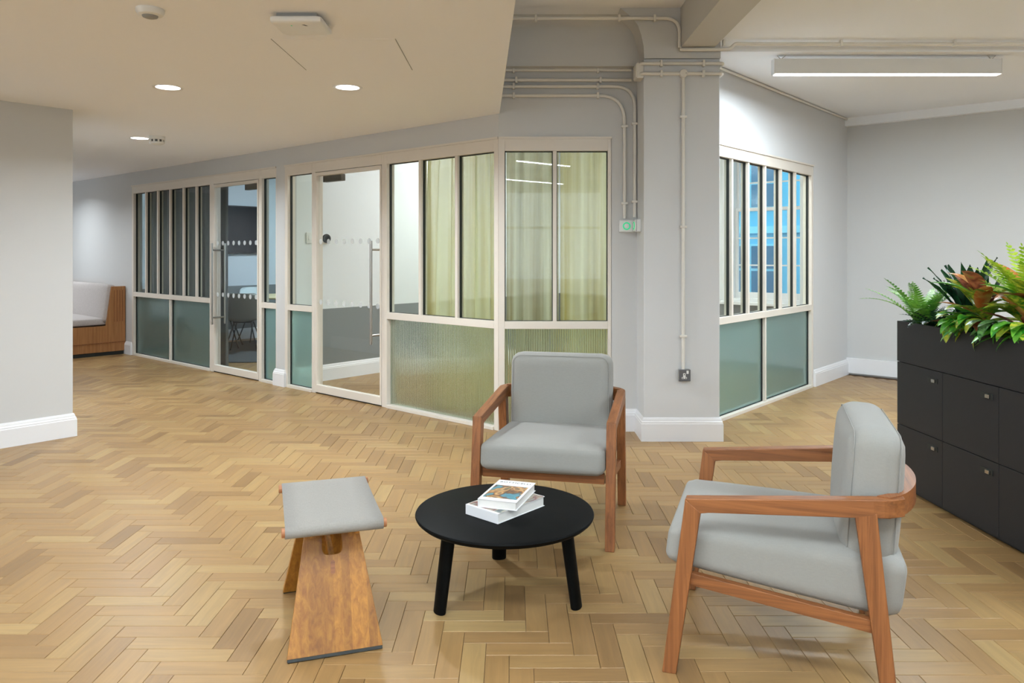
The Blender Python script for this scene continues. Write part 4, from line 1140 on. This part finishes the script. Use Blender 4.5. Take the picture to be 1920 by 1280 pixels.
def cover_art(name, cols_, scale, seed):
    m, nt, out = new_mat(name)
    p = N(nt, 'ShaderNodeBsdfPrincipled', Roughness=0.3)
    tc = N(nt, 'ShaderNodeTexCoord'); mp = N(nt, 'ShaderNodeMapping'); mp.inputs['Location'].default_value = (seed, seed * 0.7, 0)
    L(nt, tc.outputs['Object'], mp.inputs['Vector'])
    vo = N(nt, 'ShaderNodeTexNoise', Scale=scale, Detail=2.5, Distortion=1.2); L(nt, mp.outputs[0], vo.inputs['Vector'])
    cr = N(nt, 'ShaderNodeValToRGB'); e = cr.color_ramp.elements
    e[0].position = 0.30; e[0].color = cols_[0]; e[1].position = 0.72; e[1].color = cols_[-1]
    for i, c in enumerate(cols_[1:-1]):
        k = e.new(0.30 + 0.42 * (i + 1) / (len(cols_) - 1)); k.color = c
    L(nt, vo.outputs['Fac'], cr.inputs[0]); L(nt, cr.outputs[0], p.inputs['Base Color']); L(nt, p.outputs[0], out.inputs[0])
    return m
ART1 = cover_art('cover_picture', [srgb(58, 130, 150), srgb(70, 140, 160), srgb(74, 50, 38), srgb(160, 104, 54), srgb(206, 172, 116), srgb(110, 64, 40), srgb(92, 104, 78)], 15, 3.1)
ART2 = cover_art('dark_cover_picture', [srgb(60, 74, 84), srgb(96, 112, 112), srgb(180, 176, 156), srgb(120, 46, 60), srgb(150, 160, 150)], 12, 8.3)
def book(name, corner, xdir, w, d_, t, z, label, art, art_rect, title=None):
    """corner: near-left lower corner; xdir: direction of the width; depth runs 90 deg to the left of it"""
    rz_ = math.atan2(xdir[1], xdir[0]); root = empty(name, (corner[0], corner[1], z), rz_)
    ct = 0.0025
    m = MB(); m.box((0, 0, 0), (w, d_, ct)); m.build('back_cover', COVERW, root, bevel=0.0008)
    m = MB(); m.box((0, 0, t - ct), (w, d_, t)); fc = m.build('front_cover', COVERW, root, bevel=0.0008)
    m = MB(); m.box((-0.0005, 0.0, 0), (ct, d_, t)); m.build('spine', COVERW, root, bevel=0.0008)
    m = MB(); m.box((ct, 0.003, ct), (w - 0.005, d_ - 0.003, t - ct)); m.build('pages', PAPER, root)
    a0, b0, a1_, b1 = art_rect
    m = MB(); m.box((a0, b0, t), (a1_, b1, t + 0.0003)); m.build('cover_picture', art, fc)
    if title:
        cu = bpy.data.curves.new('cover_title', 'FONT'); cu.body = title; cu.size = 0.0235; cu.align_x = 'CENTER'; cu.space_character = 1.12; cu.extrude = 0.0001
        tmp = bpy.data.objects.new('tmp_title', cu); col.objects.link(tmp)
        dg = bpy.context.evaluated_depsgraph_get(); me_ = bpy.data.meshes.new_from_object(tmp.evaluated_get(dg))
        bpy.data.objects.remove(tmp); me_.materials.clear(); me_.materials.append(INK)
        to = bpy.data.objects.new('cover_title', me_); col.objects.link(to); to.parent = fc
        to.location = (w / 2, d_ - 0.036, t + 0.0002)
    return tag(root, label, 'book', 'books on the coffee table')
book('book', (-0.0545, 2.962), (0.190, 0.214), 0.288, 0.178, 0.040, TZ, 'larger lower book with white spine on the coffee table', ART2, (0.012, 0.0, 0.282, 0.174))
book('book', (-0.137, 3.043), (0.153, -0.050), 0.163, 0.268, 0.034, TZ + 0.0405, 'smaller upper book with a painted portrait cover', ART1, (0.010, 0.030, 0.153, 0.195), 'BOTTICELLI')

# ------------------------------------------------------------------ stool
ST = Vector((-0.70, 2.912, 0)); o = empty('sling_stool', ST, math.radians(18.0))
def leg_panel(sy):
    """trapezoid board leaning inwards, notch at the top"""
    w0, w1 = 0.163, 0.098; Hh = 0.405; y0, y1 = 0.283, 0.10; t = 0.022
    pts = [(-w0, 0.008), (w0, 0.008), (w1, Hh), (0.036, Hh), (0.036, Hh - 0.055)]
    for k in range(1, 8):
        a_ = PI / 2 * k / 8 * 2; 
    arc = [(0.036 - 0.022 * (1 - math.cos(a_)), Hh - 0.055 - 0.022 * math.sin(a_)) for a_ in [PI / 2 * k / 4 for k in range(1, 5)]]
    pts += arc + [(-x, zz) for x, zz in reversed(arc)] + [(-0.036, Hh - 0.055), (-0.036, Hh), (-w1, Hh)]
    ln = math.atan2(y0 - y1, Hh)
    Sx = Matrix(((1, 0, 0, 0), (0, 0, 1, 0), (0, 1, 0, 0), (0, 0, 0, 1)))   # (x, z, t) -> (x, t, z)
    M_ = Matrix.Translation((0, sy * y0, 0)) @ Matrix.Rotation(sy * ln, 4, 'X')
    m = MB(); m.prism(pts, -t / 2, t / 2, M_ @ Sx); p = m.build('leg_panel', OAK, o, bevel=0.002)
    m = MB(); c_ = [(0.0075 * math.cos(a_) , (0.016 if math.sin(a_) >= 0 else -0.016) + 0.0075 * math.sin(a_)) for a_ in [2 * PI * k / 20 for k in range(20)]]
    m.prism([(x, zz + 0.285) for x, zz in c_], -t / 2 - 0.0006, t / 2 + 0.0006, M_ @ Sx); m.build('tenon', CHAIRWOOD_X, p)
    m = MB(); m.box((-w0 + 0.002, -t / 2, -0.001), (w0 - 0.002, t / 2, 0.009), M_); m.build('felt_strip', GASKET, p)
leg_panel(-1); leg_panel(1)
m = MB(); m.box((-0.0075, -0.155, 0.270), (0.0075, 0.155, 0.300)); m.build('stretcher', OAK, o)
SW, SD_, SZ = 0.168, 0.257, 0.434
for sy in (-1, 1):
    m = MB(); m.tube([(-SW - 0.012, sy * SD_, SZ), (SW + 0.012, sy * SD_, SZ)], 0.0165, 18); m.build('rod', OAKROD, o, smooth=0.8, bevel=0.002)
for sx in (-1, 1):
    m = MB(); m.box((sx * 0.075 - 0.010, -SD_, SZ - 0.030), (sx * 0.075 + 0.010, SD_, SZ - 0.006)); m.build('seat_rail', OAK, o, bevel=0.002)
# sling fabric wraps round both rods
prof = []
for k in range(9): a_ = -PI / 2 - PI * k / 8; prof.append((-SD_ + 0.019 * math.cos(a_) * 1.0, SZ + 0.019 * math.sin(a_)))
for k in range(1, 8):
    t_ = k / 8; prof.append((-SD_ + 2 * SD_ * t_, SZ + 0.019 - 0.004 * math.sin(PI * t_)))
for k in range(9): a_ = PI / 2 - PI * k / 8; prof.append((SD_ + 0.019 * math.cos(a_), SZ + 0.019 * math.sin(a_)))
m = MB(); nn = len(prof); vs_ = []
for x in (-SW, -SW / 2, 0, SW / 2, SW):
    for y_, z_ in prof: vs_.append((x, y_, z_))
fs = [(i*nn+j, (i+1)*nn+j, (i+1)*nn+j+1, i*nn+j+1) for i in range(4) for j in range(nn - 1)]
m.add(vs_, fs); sl = m.build('sling_seat', LINEN, o, smooth=1.0)
sd = sl.modifiers.new('thickness', 'SOLIDIFY'); sd.thickness = 0.004; sd.offset = 0
tag(o, 'oak stool with trapezoid legs and grey linen sling seat', 'stool')

# ------------------------------------------------------------------ locker cabinets and planter trough
LA = math.atan2(1.0, -0.05) - PI / 2          # run direction of the cabinet front (slightly off the depth axis)
LO = Vector((2.297, 4.54, 0))                 # far front corner
ML = Matrix.Translation(LO) @ Matrix.Rotation(LA, 4, 'Z')  # local x into the cabinet, -y towards the camera
DEP = 0.46; CWD = 0.4405
def locker(k):
    root = empty('locker_cabinet'); root.matrix_world = ML @ Matrix.Translation((0, -CWD * (k + 1), 0))
    m = MB(); m.box((0.020, 0, 0.03), (DEP, CWD, 0.75)); m.build('body', LOCKER_GAP, root)
    m = MB(); m.box((0.030, 0.0, 0.0), (DEP - 0.02, CWD, 0.03)); m.build('plinth', GASKET, root)
    for z0, z1 in ((0.022, 0.378), (0.382, 0.748)):
        m = MB(); m.box((0.0, 0.0018, z0), (0.019, CWD - 0.0018, z1)); d_ = m.build('door', LOCKER, root, bevel=0.0012)
        zz = z1 - 0.055; yy = 0.085
        m = MB(); m.box((-0.004, yy - 0.044, zz - 0.014), (0.0, yy + 0.044, zz + 0.014)); m.build('lock_plate', GASKET, d_, bevel=0.001)
        m = MB(); m.box((-0.014, yy - 0.030, zz - 0.009), (-0.004, yy - 0.002, zz + 0.009)); m.build('latch', STEEL, d_, bevel=0.002)
    return root
names = ['charcoal locker unit farthest from the camera, beside the far wall side', 'middle charcoal locker unit below the trailing leaves', 'charcoal locker unit cut by the right edge of the photo', 'charcoal locker unit just beyond the right edge']
for k in range(4):
    tag(locker(k), names[k], 'locker', 'charcoal locker units')
TR = empty('planter_trough'); TR.matrix_world = ML
LN = CWD * 4
m = MB(); m.box((0, -LN, 0.752), (0.018, 0, 0.99)); m.build('front_panel', LOCKER, TR, bevel=0.001)
m = MB(); m.box((DEP - 0.018, -LN, 0.752), (DEP, 0, 0.99)); m.build('back_panel', LOCKER, TR, bevel=0.001)
for yy in (-LN, -0.018):
    m = MB(); m.box((0.018, yy, 0.752), (DEP - 0.018, yy + 0.018, 0.99)); m.build('end_panel', LOCKER, TR, bevel=0.001)
m = MB(); m.box((0.018, -LN + 0.018, 0.752), (DEP - 0.018, -0.018, 0.94)); m.build('soil', SOIL, TR)
tag(TR, 'long charcoal planter trough on top of the lockers', 'planter')

# ------------------------------------------------------------------ plants
FERN1 = leaf_mat('fern_green', srgb(74, 136, 46), srgb(130, 186, 72))
FERN2 = leaf_mat('bright_fern_green', srgb(124, 176, 34), srgb(196, 216, 70))
DARKLEAF = leaf_mat('dark_strap_green', srgb(14, 44, 28), srgb(30, 76, 44), rough=0.25)
CROT1 = leaf_mat('croton_green_yellow', srgb(60, 146, 36), srgb(206, 210, 70), scale=45, rough=0.3)
CROT2 = leaf_mat('croton_red_green', srgb(110, 50, 40), srgb(176, 104, 70), srgb(120, 130, 60), scale=22, rough=0.3)
CROT3 = leaf_mat('croton_orange', srgb(206, 104, 48), srgb(220, 176, 100), srgb(120, 140, 60), scale=18, rough=0.3)
VINE = leaf_mat('trailing_green', srgb(34, 140, 42), srgb(130, 206, 70), scale=30, rough=0.3)
STRIPE = leaf_mat('striped_leaf', srgb(20, 74, 30), srgb(110, 160, 90), scale=60, rough=0.3)
def leaf(parent, base, az, el, length, width, droop, mat, fold=0.25, tipw=1.0, n=9, name='leaf', wave=0.0, r=rnd):
    d_ = Vector((math.cos(az), math.sin(az), 0)); side = Vector((-math.sin(az), math.cos(az), 0))
    pts = []; p = Vector((0, 0, 0)); e_ = el
    for i in range(n + 1):
        pts.append((p.copy(), e_)); st = length / n
        p = p + (d_ * math.cos(e_) + Vector((0, 0, 1)) * math.sin(e_)) * st; e_ -= droop / n
    m = MB(); vs_ = []
    for i, (q, a_) in enumerate(pts):
        t = i / n; w = width / 2 * (math.sin(PI * min(1, t * 0.96 + 0.04) ** tipw) ** 0.8) if i not in (n,) else 0.001
        if i == 0: w = width * 0.06
        up = Vector((0, 0, 1)) * math.cos(a_) - d_ * math.sin(a_)
        wv = wave * math.sin(t * 14) * width
        vs_ += [q - side * w + up * (fold * w + wv), q, q + side * w + up * (fold * w - wv)]
    fs = []
    for i in range(n):
        for j in range(2): fs.append((3*i+j, 3*i+j+1, 3*i+4+j, 3*i+3+j))
    m.add(vs_, fs); ob = m.build(name, mat, parent, smooth=1.2, recalc=False); ob.location = base
    return ob
def frond(parent, base, az, el, length, width, droop, mat, pairs=18):
    d_ = Vector((math.cos(az), math.sin(az), 0)); side = Vector((-math.sin(az), math.cos(az), 0))
    m = MB(); p = Vector((0, 0, 0)); e_ = el; spine = [p.copy()]
    for i in range(pairs):
        st = length / pairs; dirv = d_ * math.cos(e_) + Vector((0, 0, 1)) * math.sin(e_)
        up = Vector((0, 0, 1)) * math.cos(e_) - d_ * math.sin(e_)
        p = p + dirv * st; e_ -= droop / pairs; spine.append(p.copy())
        t = (i + 1) / pairs
        ll = width / 2 * (min(1, t * 4 + 0.1)) * (1 - t) ** 0.62 + 0.004
        for s in (-1, 1):
            tip = p + side * (s * ll) + dirv * (ll * 0.35) + up * (0.10 * ll)
            w = st * 0.46
            mid = p.lerp(tip, 0.45)
            m.add([p - dirv * w * 0.5, mid + dirv * w - up * 0.001, tip, mid - dirv * w, p + dirv * w * 0.5], [(0, 3, 2, 1), (0, 1, 4)])
    m.tube(spine, 0.0022, 5, r2=0.0008)
    ob = m.build('frond', mat, parent, recalc=False); ob.location = base
    return ob
def trough(y, x, z=0.94): return ML @ Vector((x, -y, z))
def plant(name, y, x, label, cat='plant'):
    root = empty(name, trough(y, x)); return tag(root, label, cat, 'plants in the trough')
r2 = random.Random(21)
# fern at the far end of the trough
p = plant('fern', 0.10, 0.10, 'small green fern at the far end of the planter')
for k in range(22):
    az = 2 * PI * k / 22 + r2.uniform(-0.2, 0.2)
    frond(p, (0, 0, 0), az, r2.uniform(0.95, 1.5), r2.uniform(0.28, 0.42), 0.115, r2.uniform(0.5, 1.3), FERN1, 20)
# dark strap-leaved plant
p = plant('strap_leaf_plant', 0.36, 0.22, 'dark green strap-leaved plant between fern and croton')
for k in range(20):
    az = 2 * PI * k / 20 + r2.uniform(-0.2, 0.2)
    leaf(p, (0, 0, 0), az, r2.uniform(1.1, 1.5), r2.uniform(0.34, 0.46), r2.uniform(0.052, 0.066), r2.uniform(-0.1, 0.6), DARKLEAF, 0.3, 1.4, wave=0.10)
p = plant('fern', 0.29, 0.07, 'dark feathery fern in front of the strap leaves')
for k in range(14):
    az = 2 * PI * k / 14 + r2.uniform(-0.2, 0.2)
    frond(p, (0, 0, 0), az, r2.uniform(0.7, 1.2), r2.uniform(0.20, 0.30), 0.10, r2.uniform(0.8, 1.6), DARKLEAF, 14)
# crotons
for (yy, xx_, n, lab) in ((0.56, 0.13, 28, 'croton with red and yellow-green leaves above the middle locker'), (0.86, 0.17, 28, 'croton with large mottled leaves near the right edge')):
    p = plant('croton', yy, xx_, lab)
    st = MB(); st.tube([(0, 0, -0.01), (0.005, 0, 0.1), (0, 0.004, 0.2)], 0.008, 8); st.build('stem', CROT2, p)
    for k in range(n):
        az = 2.4 * k + r2.uniform(-0.3, 0.3); hz = 0.04 + 0.20 * k / n
        leaf(p, (0, 0, hz), az, r2.uniform(0.15, 0.9) + 0.3 * k / n, r2.uniform(0.20, 0.31), r2.uniform(0.066, 0.092), r2.uniform(0.5, 1.1), (CROT1, CROT2, CROT1, CROT3, VINE, CROT1)[k % 6], 0.3, 0.9)
# bright fern
p = plant('fern', 0.80, 0.25, 'large bright yellow-green fern rising at the right edge')
for k in range(26):
    az = 2 * PI * k / 26 + r2.uniform(-0.15, 0.15)
    frond(p, (0, 0, 0.06), az, r2.uniform(0.90, 1.50), r2.uniform(0.40, 0.58), 0.17, r2.uniform(0.4, 1.2), FERN2, 20)
# trailing plants over the front edge
for (yy, xx_, n, mt, lab) in ((0.55, 0.04, 22, VINE, 'bright trailing plant spilling over the trough front'), (0.74, 0.05, 22, STRIPE, 'striped trailing plant spilling over the trough beside the bright one'), (0.94, 0.05, 22, VINE, 'green trailing plant at the right edge of the trough')):
    p = plant('trailing_plant', yy, xx_, lab)
    for k in range(n):
        az = PI + r2.uniform(-1.35, 1.35); bz = r2.uniform(0.05, 0.12); by = r2.uniform(-0.11, 0.11)
        leaf(p, (r2.uniform(-0.01, 0.04), by, bz), az, r2.uniform(-0.1, 0.7), r2.uniform(0.13, 0.20), r2.uniform(0.05, 0.075), r2.uniform(0.6, 2.0), mt if k % 4 else CROT1, 0.25, 0.8)
